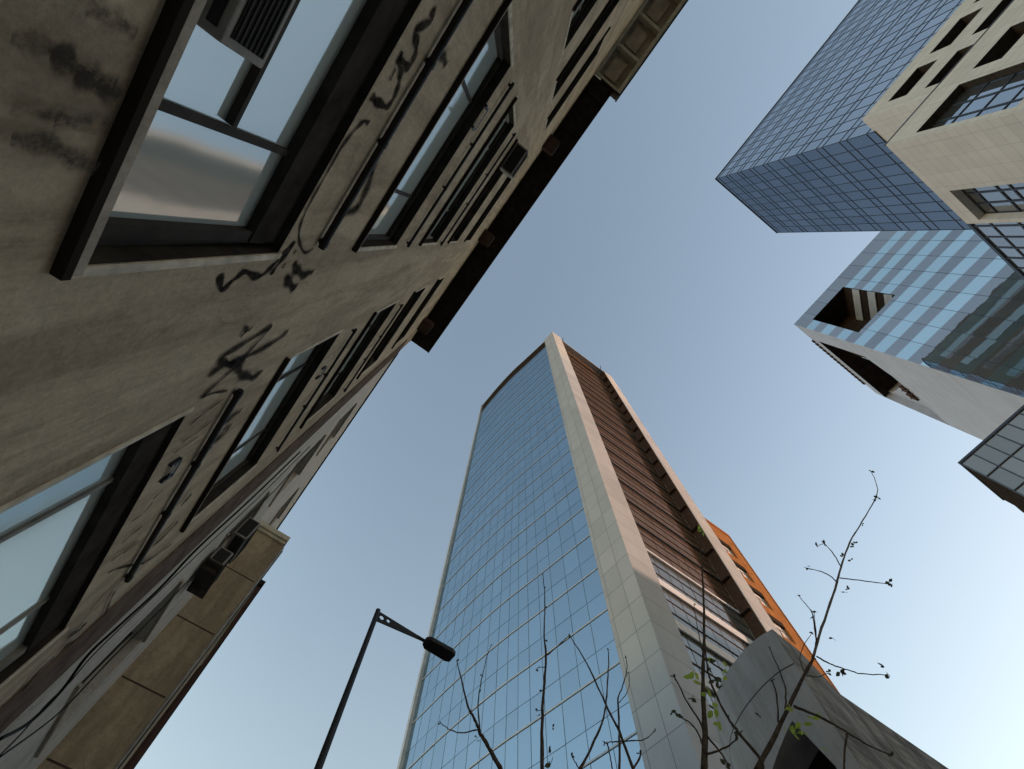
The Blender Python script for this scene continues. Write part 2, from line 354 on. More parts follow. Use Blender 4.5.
def wall_x(mb, x, ys, ye, zs, ze, holes, depth, back=0.5, rv=None):
    """wall in the plane X=x facing +X with rectangular holes (y0,y1,z0,z1) and their reveals"""
    yl = sorted({ys, ye, *[h[0] for h in holes], *[h[1] for h in holes]}); zl = sorted({zs, ze, *[h[2] for h in holes], *[h[3] for h in holes]})
    for i in range(len(yl)-1):
        for j in range(len(zl)-1):
            ym, zm = (yl[i]+yl[i+1])/2, (zl[j]+zl[j+1])/2
            if any(h[0] < ym < h[1] and h[2] < zm < h[3] for h in holes): continue
            mb.face([(x,yl[i],zl[j]),(x,yl[i+1],zl[j]),(x,yl[i+1],zl[j+1]),(x,yl[i],zl[j+1])])
    for (y0,y1,z0,z1) in holes:
        xb = x - depth
        q = rv if rv is not None else mb
        q.face([(x,y0,z1),(x,y1,z1),(xb,y1,z1),(xb,y0,z1)]); q.face([(x,y0,z0),(xb,y0,z0),(xb,y1,z0),(x,y1,z0)])
        q.face([(x,y0,z0),(x,y0,z1),(xb,y0,z1),(xb,y0,z0)]); q.face([(x,y1,z0),(xb,y1,z0),(xb,y1,z1),(x,y1,z1)])
    xb = x - back
    mb.face([(x,ye,zs),(xb,ye,zs),(xb,ye,ze),(x,ye,ze)]); mb.face([(x,ys,zs),(x,ys,ze),(xb,ys,ze),(xb,ys,zs)])
    mb.face([(x,ys,ze),(x,ye,ze),(xb,ye,ze),(xb,ys,ze)])

holes = [(LY(c[0]), LY(c[1]), LZ(r[0]), LZ(r[1])) for c in COLS for r in ROWS]
wb = MB(); wall_x(wb, XW, LY(Y_BEG), LY(Y_END), 0, LZ(Z_TOP), holes, DEPTH, 0.5, MB())
wb.box(XW-12, XW-DEPTH-0.25, LY(Y_BEG)+0.02, LY(Y_END)-0.02, 0, LZ(Z_TOP)-0.3)
wb.build('wall', M['stucco'], old)

def old_window(y0, y1, z0, z1, splits, pale=False, transoms=(), surround=True, tilt=0.0):
    x = XW - DEPTH + 0.05
    mb = MB(); fr = MB(); e = 0.042
    ys = [y0] + [y0 + s * (y1 - y0) for s in splits] + [y1]
    for i in range(len(ys)-1):
        t = random.uniform(-0.006, 0.006); t2 = random.uniform(-0.006, 0.006)
        mb.face([(x+t,ys[i],z0),(x-t,ys[i+1],z0),(x-t+t2+tilt,ys[i+1],z1),(x+t+t2+tilt,ys[i],z1)], random.random())
    wdw = mb.build('window', M['win_glass'], old)
    hd = 0.30 if tilt else e + 0.05
    for yy in (y0, y1): fr.box(x-0.03, x+0.05, yy-(e if yy==y1 else -.002), yy+(e if yy==y0 else -.002), z0+.003, z1-.003)
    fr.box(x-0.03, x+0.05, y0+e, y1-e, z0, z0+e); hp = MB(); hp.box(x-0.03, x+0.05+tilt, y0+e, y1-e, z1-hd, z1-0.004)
    for yy in ys[1:-1]: fr.obox((x-0.025, yy-0.019, z0+e), (0.045,0,0), (0,0.038,0), (tilt*0.8,0,z1-z0-e-hd))
    if tilt:
        for yy in (y0+e+.002, y1-e*2.6-.002): fr.obox((x-0.03, yy, z0+e), (0.08,0,0), (0,e*1.6 if yy > (y0+y1)/2 else e,0), (tilt*0.8,0,z1-z0-e-hd))
    for (ya, yb, zt) in transoms: fr.box(x-0.02+tilt*zt, x+0.035+tilt*zt, y0+ya*(y1-y0)+0.03, y0+yb*(y1-y0)-0.03, z0+zt*(z1-z0)-0.016, z0+zt*(z1-z0)+0.016)
    f = fr.build('frame', M['frame_pale'] if pale else M['frame_dark'], old); f.parent = wdw; f.matrix_parent_inverse = Matrix.Identity(4)
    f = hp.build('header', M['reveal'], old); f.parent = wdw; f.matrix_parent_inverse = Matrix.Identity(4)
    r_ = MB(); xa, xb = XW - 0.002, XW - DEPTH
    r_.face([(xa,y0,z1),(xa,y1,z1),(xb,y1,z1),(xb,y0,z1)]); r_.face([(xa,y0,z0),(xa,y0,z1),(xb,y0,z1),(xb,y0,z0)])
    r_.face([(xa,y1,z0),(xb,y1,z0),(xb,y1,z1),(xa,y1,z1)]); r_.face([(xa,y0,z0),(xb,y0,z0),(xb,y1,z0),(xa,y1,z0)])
    r = r_.build('reveal', M['reveal'], old); r.parent = wdw; r.matrix_parent_inverse = Matrix.Identity(4)  # dark colour stands in for the shade inside the opening
    s_ = MB()
    s_.box(XW+0.002, XW+0.034, y0-0.06, y1+0.02, z0-0.020, z0+0.034)          # projecting sill
    s_.box(XW-0.12, XW+0.001, y0+0.004, y1-0.004, z0+0.004, z0+0.02)
    s = s_.build('sill', M['sill'], old); s.parent = wdw; s.matrix_parent_inverse = Matrix.Identity(4)
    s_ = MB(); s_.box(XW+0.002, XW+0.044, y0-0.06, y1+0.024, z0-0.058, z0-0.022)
    s = s_.build('sill_shade_strip', M['interior'], old); s.parent = wdw; s.matrix_parent_inverse = Matrix.Identity(4)  # black strip painted in for the shaded underside of the sill
    for (ya_, yb_) in ((y1+0.003, y1+0.042), (y0-0.042, y0-0.003)):
        s_ = MB(); s_.box(XW+0.002, XW+0.014, ya_, yb_, z0-0.002, z1+0.03)
        s = s_.build('jamb_trim', M['trim'], old); s.parent = wdw; s.matrix_parent_inverse = Matrix.Identity(4)
    return wdw
# parenting two levels deep keeps world coordinates: the thing sits at (XW,0,0) and each window keeps that offset
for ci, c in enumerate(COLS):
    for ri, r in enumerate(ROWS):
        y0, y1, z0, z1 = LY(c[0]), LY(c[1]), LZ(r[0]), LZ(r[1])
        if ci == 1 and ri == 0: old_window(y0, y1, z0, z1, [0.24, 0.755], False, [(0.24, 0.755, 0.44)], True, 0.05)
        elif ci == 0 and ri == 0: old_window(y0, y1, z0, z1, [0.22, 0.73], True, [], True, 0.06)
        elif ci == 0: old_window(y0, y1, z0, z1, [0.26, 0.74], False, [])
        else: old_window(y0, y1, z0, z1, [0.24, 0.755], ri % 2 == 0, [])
# pier strip at the far end, eaves
b = MB(); b.box(XW+0.002, XW+0.03, LY(4.5), LY(Y_END)-0.005, 0.14, LZ(14.4)); b.build('corner_strip', M['corner'], old)
zs = LZ(16.3)
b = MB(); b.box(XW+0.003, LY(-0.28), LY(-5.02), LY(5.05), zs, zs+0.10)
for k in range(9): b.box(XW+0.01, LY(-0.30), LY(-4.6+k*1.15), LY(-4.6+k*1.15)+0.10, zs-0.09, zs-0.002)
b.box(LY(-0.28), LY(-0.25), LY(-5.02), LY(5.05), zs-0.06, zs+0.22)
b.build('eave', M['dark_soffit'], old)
# coffered canopy nearer the top of the picture
z2 = LZ(16.25)
b = MB()
b.box(LY(-0.16), LY(-0.05), LY(-16), LY(-5.06), z2-0.02, z2+0.45)
b.box(XW+0.004, XW+0.10, LY(-16), LY(-5.06), z2-0.02, z2+0.45)
for k in range(12): b.box(XW+0.102, LY(-0.162), LY(-5.06-k*0.95)-0.09, LY(-5.06-k*0.95), z2+0.02, z2+0.45)
b.build('canopy_beams', M['cream'], old)
b = MB(); b.box(XW+0.004, LY(-0.05), LY(-16), LY(-5.06), z2+0.452, z2+0.6)
for k in range(11):
    yy = LY(-5.06-k*0.95)
    b.box(XW+0.26, LY(-0.36), yy-0.95, yy-0.26, z2+0.30, z2+0.45)
b.build('canopy_panels', M['coffer'], old)
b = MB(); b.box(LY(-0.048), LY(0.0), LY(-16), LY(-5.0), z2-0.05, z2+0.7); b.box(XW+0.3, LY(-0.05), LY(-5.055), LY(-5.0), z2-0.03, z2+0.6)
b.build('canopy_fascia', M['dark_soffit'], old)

# ------------------------------------------------------------------ graffiti: spray strokes lying on the wall, soft-edged
def ribbon(mb, px, wid, soft, k):
    P = [on_x(p[0], p[1], XW) for p in px]
    # smooth the polyline
    Q = []
    n = len(P)
    for i in range(n-1):
        p0, p1, p2, p3 = P[max(i-1,0)], P[i], P[i+1], P[min(i+2,n-1)]
        for t in [j/6 for j in range(6)]:
            Q.append(0.5*((2*p1)+(p2-p0)*t+(2*p0-5*p1+4*p2-p3)*t*t+(3*p1-p0-3*p2+p3)*t**3))
    Q.append(P[-1])
    x = XW + 0.003 + 0.0006 * k
    L = []; m = len(Q)
    for i, q in enumerate(Q):
        t = Q[min(i+1,m-1)] - Q[max(i-1,0)]; nn = Vector((0, -t.z, t.y)); nn = nn.normalized() if nn.length > 1e-9 else Vector((0,1,0))
        ww = wid * (1.25 if wid < 0.03 else 1.45) * (0.75 + 0.25*math.sin(i*0.9+k)) * (0.6 if i in (0, m-1) else 1)
        L.append((q + nn*ww, q - nn*ww))
    for i in range(m-1):
        a_, b_ = L[i]; c_, d_ = L[i+1]
        mb.face([(x,a_.y,a_.z),(x,b_.y,b_.z),(x,d_.y,d_.z),(x,c_.y,c_.z)], 0.5, [(soft*0.75+0.12,1),(soft*0.75+0.12,-1),(soft*0.75+0.12,-1),(soft*0.75+0.12,1)])
STROKES = [
 ([(219.6,273.8),(221.5,289.4),(233,280),(245,271.8),(257.7,276.7),(270,268),(282,255),(292,243.5),(288,252),(277,265),(270,275)], .030, .45),
 ([(296,250),(293,254)], .022, .2), ([(285,263),(282,268)], .022, .2),
 ([(294,262),(296.7,270),(304.5,274.8),(313,271)], .05, .2), ([(286,274.8),(289,283.6),(294.8,288.4)], .05, .2),
 ([(343.6,142),(326,173),(308.4,204.5),(299.6,226),(299,241.6),(304.5,252.3),(313,248)], .017, .5),
 ([(432,8),(430,21.5),(415,29),(416,45),(413,58.6),(407,67),(398.6,56.6),(400,70),(398.6,82),(393,98),(386,106.4),(376,101),(371,95.7)], .032, .5),
 ([(368,123),(363,121),(352,132),(340,148)], .022, .5), ([(395,68),(389,80)], .02, .4),
 ([(434,54),(442,56),(445,65)], .05, .0), ([(463,8),(459,18),(458,22)], .03, .0),
 ([(372,159),(371,173),(363,196),(355.6,208),(342,213)], .07, .0),
 ([(208,374),(224.5,364.5),(244,356.6),(271,343),(287,331)], .048, .1),
 ([(271,325),(246,341),(220.5,356.6),(225,362),(234,364.5)], .036, .4),
 ([(271,325),(250,348.8),(238,362.5),(218.6,380),(199,397.7)], .028, .4),
 ([(244,358.6),(237,366.4),(242,374),(252,377),(261.6,370)], .055, .2),
 ([(244,325.4),(245,330),(239,336)], .03, .2), ([(251.8,324.4),(246,331)], .018, .3),
 ([(199,397),(212,392),(226,390)], .02, .3),
 ([(188,424),(205,410),(222,398)], .02, .2), ([(180,441),(200,428),(210,420)], .02, .1), ([(172,452),(196,436)], .016, .2),
 ([(215,428),(232,415),(240,409)], .06, .0), ([(205,445),(222,434),(228,424)], .055, .0), ([(196,455),(210,447)], .05, .0),
 ([(119,543),(130,533),(140.6,525)], .016, .3), ([(109,560),(124,549),(137,539)], .02, .2), ([(105.5,572),(120,566),(142.6,562.5)], .02, .3),
 ([(88,609),(100,595),(117,578)], .016, .3), ([(136.7,564),(152,556),(170,543)], .026, .1), ([(103.5,613),(108,600),(113,590)], .026, .1),
 ([(66,635),(76,630),(84,621)], .05, .0), ([(60,648),(72,640)], .06, .0), ([(121,552),(130,546),(141,537)], .018, .2),
 ([(20,690),(34,672),(52,655)], .04, .0), ([(150,545),(162,535),(176,520)], .045, .0), ([(178,505),(190,492)], .05, .0),
 ([(128,520),(140,512),(150,500)], .016, .2), ([(150,498),(160,488)], .016, .2),
]
for k, (px, wd, sf) in enumerate(STROKES):
    gb = MB(); ribbon(gb, px, wd, sf, k); gb.build('graffiti', M['spray'], old)

# broad dirty smears left by a brush on the plaster, upper left
STAINS = [([(-6,25),(20,33),(48,43),(66,58),(84,72),(110,87)], .034), ([(36,42),(60,54),(78,66),(100,80)], .048), ([(62,62),(84,78),(106,88)], .040), ([(-6,97),(24,103),(52,110),(78,113)], .028), ([(40,108),(70,114),(104,110)], .034), ([(70,-6),(96,9),(122,24)], .034), ([(-6,128),(30,132),(60,150),(86,158)], .040)]
for k, (px, wd) in enumerate(STAINS):
    gb = MB(); ribbon(gb, px, wd, 0.1, 60 + k); gb.build('stain', M['smear'], old)

# ------------------------------------------------------------------ awning bars and their brackets on that wall
BARS = [(1, 3.09, 'long black bar above the big window with the air conditioner', -1.15, 0.80), (1, 5.62, 'black bar above the second window up, beside the wall curve of spray paint', -1.18, 0.85),
        (1, 8.1, 'black bar above the third window up in the column over the viewer', -1.18, 0.88),
        (0, 3.16, 'black bar crossing the slashes of spray paint at lower left', 2.0, 4.03), (0, 5.72, 'thin black bar above the second window of the lower left column', 2.05, 4.1),
        (0, 8.25, 'thin black bar above the third window of the lower left column', 2.1, 4.1)]
for ci, z, lab, ya, yb in BARS:
    big = z < 4
    r_ = 0.027 if big else 0.019
    t = thing('awning_bar', lab, 'bar', (XW, LY((ya+yb)/2), LZ(z)), 'black awning bars on the spray painted wall')
    m_ = MB(); x = XW + 0.042
    m_.tube([(x,LY(ya),LZ(z)),(x,LY(yb),LZ(z))], r_, 12); m_.build('rod', M['black_metal'], t, smooth=False)
    for q in (0.02, 0.36, 0.62, 0.98):
        m_ = MB(); yy = LY(ya + (yb-ya)*q); m_.box(XW+0.002, x, yy-0.015, yy+0.015, LZ(z)-0.015, LZ(z)+0.015); m_.tube([(x,yy-0.025,LZ(z)),(x,yy+0.025,LZ(z))], r_*1.18, 12)
        m_.build('wall_clip', M['black_metal'], t)
for (px, py, z_, lab) in [(169,469,0,'square black bracket beside the lower left window reveal'), (479,117,0,'small square bracket under the upper bar in the top window column'), (320,372,0,'small square bracket beside the second window of the lower left column')]:
    p = on_x(px, py, XW); s = 0.06 if py != 117 else 0.09
    m_ = MB(); x0, x1 = XW+0.002, XW+0.03
    for sg in (-1, 1): m_.box(x0, x1, p.y+sg*s*1.5-0.014, p.y+sg*s*1.5+0.014, p.z-s, p.z+s)
    m_.box(x0+0.03, x1, p.y-s*1.5, p.y+s*1.5, p.z-0.012, p.z+0.012); m_.box(x0+0.032, x1-.002, p.y-s*1.4, p.y+s*1.4, p.z+s-0.024, p.z+s)
    tag(m_.build('wall_bracket', M['black_metal']), lab, 'bracket', 'square brackets on the left wall')

# ------------------------------------------------------------------ air conditioners on the left side
def grille_unit(name, lab, x0, x1, y0, y1, z0, z1, cat='air conditioner', end=False, shelf=False):
    t = thing(name, lab, cat, (x0, (y0+y1)/2, z0), 'air conditioners and vents on the left walls')
    m_ = MB(); m_.box(x0, x1, y0, y1, z0, z1); m_.build('casing', M['ac'], t, bevel=0.008)
    g_ = MB(); e = 0.035
    ym = (y0+y1)/2
    if end: g_.box(x0+0.03, x1-0.03, y0-0.006, y0-0.001, z0+0.04, z1-0.03)
    g_.box(x1+0.001, x1+0.006, y0+e, ym-0.008, z0+e, z1-e); g_.box(x1+0.001, x1+0.006, ym+0.008, y1-e, z0+e, z1-e)
    k = 0
    g_.box(x0+0.05, x1-0.03, y0+e, y1-e, z0-0.006, z0-0.001)
    g_.build('grille', M['ac_dark'], t)
    s_ = MB()
    for q in range(7):
        zz = z0+e+(z1-z0-2*e)*(q+0.5)/7; s_.box(x1+0.007, x1+0.012, y0+e, y1-e, zz-0.004, zz+0.004)
    s_.build('louvre', M['frame_dark'], t)
    if shelf:
        h = MB(); h.box(x0-0.02, x1+0.03, y0-0.05, y1+0.10, z0-0.05, z0-0.012)
        for yy in (y0+0.08, y1-0.12): h.box(x0-0.01, x1-0.02, yy, yy+0.03, z0-0.14, z0-0.052)
        h.build('shelf', M['frame_dark'], t)
    return t
zb = LZ(1.385)
grille_unit('air_conditioner', 'window air conditioner with dark grille hung in the big top left window', XW-0.17, XW-0.05, -0.62, 0.106, zb+0.29, zb+0.58)
p = on_x(508, 163, -1.0)
grille_unit('air_conditioner', 'small air conditioner below the eave at the end of the upper windows', XW+0.02, XW+0.32, LY(-1.22), LY(-0.72), LZ(8.98), LZ(9.5))
for (yy, lab) in ((-2.62, 'small brown vent box under the eave nearest the coffered canopy'), (0.66, 'small brown vent box under the middle of the dark eave'), (4.12, 'small brown vent box near the far end of the dark eave')):
    t = thing('vent_box', lab, 'vent box', (XW+0.1, LY(yy), LZ(15.2)), 'vent boxes under the eave')
    m_ = MB(); m_.box(XW+0.002, XW+0.42, LY(yy)-0.25, LY(yy)+0.25, LZ(15.35), LZ(15.8)); m_.build('casing', M['brown_strip'], t, bevel=0.01)
    m_ = MB(); m_.box(XW+0.422, XW+0.45, LY(yy)-0.2, LY(yy)+0.2, LZ(15.40), LZ(15.75)); m_.build('louvre', M['frame_dark'], t)

# ------------------------------------------------------------------ pale neighbouring building
nb = thing('neighbour_building', 'pale plastered building with small dark windows beyond the brown corner strip', 'building', (XW, LY(Y_END), 0))
ZR = 14.45
hl = []
for (za, zb_) in ((1.1, 2.5), (3.7, 5.2), (6.3, 7.5), (8.75, 10.1), (11.2, 12.3)):
    for yi in range(5): hl.append((LY(6.25+yi*3.3), LY(7.45+yi*3.3), LZ(za), LZ(zb_)))
m_ = MB(); wall_x(m_, XW-0.02, LY(Y_END)+0.004, LY(32), 0, LZ(ZR), hl, 0.3)
m_.box(XW-12, XW-0.55, LY(Y_END)+0.02, LY(32), 0, LZ(ZR)-0.05); m_.build('wall', M['pale_stucco'], nb)
for h in hl:
    m_ = MB(); m_.face([(XW-0.27,h[0],h[2]),(XW-0.27,h[1],h[2]),(XW-0.27,h[1],h[3]),(XW-0.27,h[0],h[3])], random.random())
    wd = m_.build('window', M['dark_glass'], nb)
    f_ = MB(); ym = (h[0]+h[1])/2
    for yy in (h[0]+0.03, ym, h[1]-0.03): f_.box(XW-0.28, XW-0.22, yy-0.03, yy+0.03, h[2], h[3])
    f = f_.build('frame', M['frame_dark'], nb); f.parent = wd; f.matrix_parent_inverse = Matrix.Identity(4)
    f_ = MB(); f_.box(XW-0.018, XW+0.03, h[0]-0.05, h[1]+0.05, h[3]+0.005, h[3]+0.06); f = f_.build('head_band', M['sill'], nb); f.parent = wd; f.matrix_parent_inverse = Matrix.Identity(4)
    f_ = MB(); f_.box(XW-0.018, XW+0.025, h[0]-0.05, h[1]+0.05, h[2]-0.05, h[2]-0.005)
    f = f_.build('sill', M['sill'], nb); f.parent = wd; f.matrix_parent_inverse = Matrix.Identity(4)
m_ = MB(); m_.box(XW-0.2, XW+0.03, LY(Y_END)+0.03, LY(32), LZ(ZR), LZ(ZR)+0.08); m_.build('roof_edge', M['dark_soffit'], nb)
# tan building standing forward of the wall line: its blank end wall faces the viewer
tn = thing('tan_building', 'narrow blank tan plaster wall with a pale cornice at lower left', 'building', (LY(-0.65), LY(9), 0))
TY, TX = LY(8.35), LY(-0.30)
m_ = MB(); m_.box(XW-0.3, TX, TY, LY(12.8), 0, LZ(9.0)); m_.build('wall', M['tan_wall'], tn)
for zj in (7.72, 6.42, 5.25, 4.1, 3.0):
    m_ = MB(); m_.box(XW, TX-0.02, TY-0.003, TY+0.01, LZ(zj), LZ(zj)+0.03); m_.build('wall_joint', M['brown_strip'], tn)
m_ = MB(); m_.box(XW-0.019, TX+0.03, TY-0.10, LY(12.75), LZ(9.0)+0.002, LZ(9.0)+0.16); m_.box(XW-0.019, TX+0.012, TY-0.05, LY(12.75), LZ(9.0)-0.10, LZ(9.0)-0.002); m_.build('cornice', M['cream'], tn)
mr = thing('maroon_building', 'dark maroon wall edge behind the tan end wall at lower left', 'building', (LY(-1.0), LY(16), 0))
m_ = MB(); m_.box(XW-6, LY(-0.235), LY(13.0), LY(38), 0, LZ(12.0)); m_.build('wall', M['maroon'], mr)
m_ = MB(); m_.box(XW-6, LY(-0.21), LY(12.9), LY(38), LZ(12.0)+0.002, LZ(12.0)+0.2); m_.build('roof_edge', M['dark_soffit'], mr)
for (xx, yy, rr, mm, lab) in ((TX+0.035, TY-0.045, 0.028, 'ac', 'pale drain pipe running up the outer corner of the tan wall'), (TX+0.06, TY+0.05, 0.022, 'cable', 'black pipe beside the pale drain pipe on the tan wall corner')):
    m_ = MB(); m_.tube([(xx,yy,0.14),(xx,yy,LZ(5)),(xx,yy,LZ(8.8))], rr, 10); tag(m_.build('drain_pipe', M[mm], smooth=True), lab, 'pipe')

grille_unit('air_conditioner', 'air conditioner with black grille beside the top of the tan wall', XW+0.03, XW+0.30, LY(6.35), LY(6.95), LZ(6.5), LZ(6.95), end=True)
grille_unit('air_conditioner', 'dark air conditioner on a bracket below the one beside the tan wall top', XW+0.03, XW+0.30, LY(6.35), LY(6.95), LZ(5.85), LZ(6.15), end=True, shelf=True)

# cables strung along the walls
def cable(pxs, lab, rad=0.012, x=XW+0.06):
    P = [on_x(a_, b_, x) for a_, b_ in pxs]
    Q = []; n = len(P)
    for i in range(n-1):
        p0, p1, p2, p3 = P[max(i-1,0)], P[i], P[i+1], P[min(i+2,n-1)]
        for t in [j/8 for j in range(8)]:
            Q.append(0.5*((2*p1)+(p2-p0)*t+(2*p0-5*p1+4*p2-p3)*t*t+(3*p1-p0-3*p2+p3)*t**3))
    Q.append(P[-1])
    m_ = MB(); m_.tube(Q, rad, 6); return tag(m_.build('cable', M['cable'], smooth=True), lab, 'cable', 'black cables along the pale wall')
cable([(300,452),(250,500),(200,546),(160,588),(120,625),(88,655),(62,690),(30,722),(0,739)], 'thick black cable sagging along the pale wall at lower left', 0.016)
cable([(310,446),(262,494),(212,541),(150,600),(96,652),(70,682),(48,703),(20,735),(-10,765)], 'thin black cable following the thick one along the pale wall', 0.007)
cable([(320,440),(275,490),(230,535),(170,600),(110,660),(60,712),(0,757)], 'black cable nearest the balcony along the pale wall', 0.009)

# ------------------------------------------------------------------ CENTRE: curved glass tower
U = 9.0
TZ = CZ + 90.0
tower = thing('office_tower', 'tall curved blue glass tower with pale corner pier and recessed brown side', 'tower', (20, 15, 0))
ctrl = [(1.70,1.396),(1.613,1.925),(1.546,2.325),(1.50,2.82),(1.477,3.357)]
def arc(t):
    """smooth plan curve of the glass front, t 0..1 from the corner pier to the far edge"""
    s = t*4; i = min(3, int(s)); f = s - i
    P = [Vector((a_*U, b_*U, 0)) for a_, b_ in ctrl]
    P = [2*P[0]-P[1]] + P + [2*P[-1]-P[-2]]
    p0, p1, p2, p3 = P[i], P[i+1], P[i+2], P[i+3]
    return 0.5*((2*p1)+(p2-p0)*f+(2*p0-5*p1+4*p2-p3)*f*f+(3*p1-p0-3*p2+p3)*f**3)
NC = 16
pl = [arc(k/NC) for k in range(NC+1)]
nrm = []
for k in range(NC+1):
    t = (pl[min(k+1,NC)] - pl[max(k-1,0)]).normalized(); nrm.append(Vector((-t.y, t.x, 0)))   # outward, towards the street
PITCH = 3.34
levels = []
z = CZ + 14.5 - 4*PITCH - 0.2
while z < TZ - 6.2: levels.append(z); z += PITCH
levels += [z, TZ - 4.6] if z < TZ - 5.4 else [TZ - 4.6]
for li in range(len(levels)-1):
    z0, z1 = levels[li], levels[li+1]
    zm = z0 + 0.40*(z1-z0)
    gm = MB()
    for k in range(NC):
        for (za, zb_) in ((z0, zm), (zm, z1)):
            t1, t2 = random.uniform(-.0022,.0022), random.uniform(-.0022,.0022)
            a_, b_ = pl[k], pl[k+1]; na, nb_ = nrm[k], nrm[k+1]
            P = [a_+na*t1+Vector((0,0,za)), a_+na*(t1+t2)+Vector((0,0,zb_)), b_+nb_*(-t1+t2)+Vector((0,0,zb_)), b_-nb_*t1+Vector((0,0,za))]
            gm.face(P, random.random()*0.8 + (0.2 if zb_ == z1 else 0))
    band = gm.build('glass_band', M['tower_glass'], tower)
    mu = MB()
    for k in range(1, NC):
        p = pl[k]+nrm[k]*0.0; u_ = (pl[k]-pl[k-1]).normalized()
        mu.obox(p - u_*0.013 - nrm[k]*0.03 + Vector((0,0,z0+0.10)), u_*0.026, nrm[k]*0.038, Vector((0,0,z1-z0-0.10)))
    for k in range(NC):
        a_, b_ = pl[k], pl[k+1]
        mu.obox(a_ - nrm[k]*0.02 + Vector((0,0,zm-0.017)), b_-a_, nrm[k]*0.026, Vector((0,0,0.026)))
    q = mu.build('mullion', M['tower_mullion'], tower); q.parent = band; q.matrix_parent_inverse = Matrix.Identity(4)
    le = MB()
    for k in range(NC):
        a_, b_ = pl[k], pl[k+1]
        le.obox(a_ - nrm[k]*0.05 + Vector((0,0,z0-0.04)), b_-a_, nrm[k]*0.085, Vector((0,0,0.08)))
    q = le.build('floor_ledge', M['ledge'], tower); q.parent = band; q.matrix_parent_inverse = Matrix.Identity(4)
zt = levels[-1]
b = MB()
for k in range(NC):
    a_, b_ = pl[k]-nrm[k]*0.05, pl[k+1]-nrm[k+1]*0.05
    b.face([a_+Vector((0,0,zt)), b_+Vector((0,0,zt)), b_+Vector((0,0,TZ)), a_+Vector((0,0,TZ))])
b.build('louvre_band', M['interior'], tower)
b = MB(); poly = [tuple(p+n_*0.04)[:2] for p, n_ in zip(pl, nrm)]
b.prism([(3.3*U, 1.3*U), (3.3*U, 3.3*U)] + [(p[0], p[1]) for p in reversed(poly)], TZ-0.28, TZ)
b.build('roof_rim', M['ledge'], tower)
# pier at the corner
A0 = Vector((1.70*U, 1.396*U)); A1 = Vector((1.715*U+0.02, 1.142*U)); PXR = 1.955*U
b = MB(); b.face([(A0.x,A0.y,0),(A0.x,A0.y,TZ+0.9),(A1.x,A1.y,TZ+0.9),(A1.x,A1.y,0)])
b.build('corner_pier', M['pier_y'], tower)
b = MB(); b.face([(A1.x,A1.y,0),(A1.x,A1.y,TZ+0.9),(PXR,A1.y,TZ+0.9),(PXR,A1.y,0)])
b.face([(PXR,A1.y,0),(PXR,A1.y,TZ+0.9),(PXR,A0.y+1.6,TZ+0.9),(PXR,A0.y+1.6,0)]); b.face([(A0.x,A0.y,TZ+0.9),(PXR,A0.y,TZ+0.9),(PXR,A1.y,TZ+0.9),(A1.x,A1.y,TZ+0.9)])
b.face([(A0.x,A0.y,0),(PXR,A0.y,0),(PXR,A0.y,TZ+.9),(A0.x,A0.y,TZ+.9)])
b.build('pier_side', M['pier_x'], tower)
# recessed side between the pier and the far fin
FX0, FX1, FY = 3.13*U, 3.36*U, 1.142*U
RY = FY + 1.0
nR = 10
for li in range(len(levels)):
    z0 = levels[li]; z1 = z0 + PITCH if li < len(levels)-1 else TZ-0.4
    gm = MB()
    for k in range(nR):
        xa, xb = PXR + (FX0-PXR)*k/nR, PXR + (FX0-PXR)*(k+1)/nR
        for (za, zb_) in ((z0, z0+1.25), (z0+1.25, z1)):
            t = random.uniform(-.004,.004); t2 = random.uniform(-.004,.004)
            gm.face([(xa,RY+t,za),(xb,RY-t,za),(xb,RY-t+t2,zb_),(xa,RY+t+t2,zb_)], random.random())
    band = gm.build('recess_glazing', M['brown_glass'] if z0 > CZ+25 else M['dark_glass'], tower)
    mu = MB()
    for k in range(1, nR): mu.box(PXR+(FX0-PXR)*k/nR-0.008, PXR+(FX0-PXR)*k/nR+0.008, RY-0.012, RY+0.02, z0+0.12, z1)
    mu.box(PXR, FX0, RY-0.04, RY+0.02, z0+1.22, z0+1.29); mu.box(PXR, FX0, RY-0.035, RY+0.02, z0+2.28, z0+2.33)
    q = mu.build('mullion', M['brown_strip'], tower); q.parent = band; q.matrix_parent_inverse = Matrix.Identity(4)
    sl = MB(); sl.box(PXR, FX0-0.36, RY-0.16, RY-0.052, z0-0.08, z0+(0.55 if z0 < CZ+27 else 0.12))
    low = z0 < CZ + 31
    q = sl.build('slab_edge', M['white_slab'] if low else M['frame_dark'], tower); q.parent = band; q.matrix_parent_inverse = Matrix.Identity(4)
for z0 in levels:
    b = MB(); b.box(FX0-0.34, FX0-0.062, FY+0.10, RY-0.053, z0-0.10, z0+0.06); b.build('fin_ledge', M['brown_strip'], tower)  # brown colour stands in for the shaded notches beside the fin
b = MB(); b.box(FX0, FX1, FY, FY+2.4, 0, TZ-0.1); b.build('side_fin', M['pier_x'], tower)
b = MB(); b.box(FX0-0.06, FX0-0.003, FY+0.06, RY-0.053, 0, TZ-0.43); b.build('fin_shade_face', M['brown_strip'], tower)  # dark sheet added as the shade on the fin's inner face
b = MB(); b.box(PXR+0.01, FX0-0.01, FY+0.1, FY+0.25, TZ-0.42, TZ-0.1); b.box(PXR+0.02, FX0-0.02, FY+0.252, RY+0.2, TZ-0.3, TZ-0.15); b.build('recess_head', M['ledge'], tower)
b = MB(); b.prism([(PXR+0.05, RY+0.25), (3.3*U, RY+0.25), (3.3*U, 3.3*U), (1.56*U, 3.3*U), (1.60*U,2.9*U), (1.66*U,2.3*U), (1.76*U, 1.6*U), (PXR+0.05,1.6*U)], 0, TZ-0.5); b.build('core', M['pier_y'], tower)
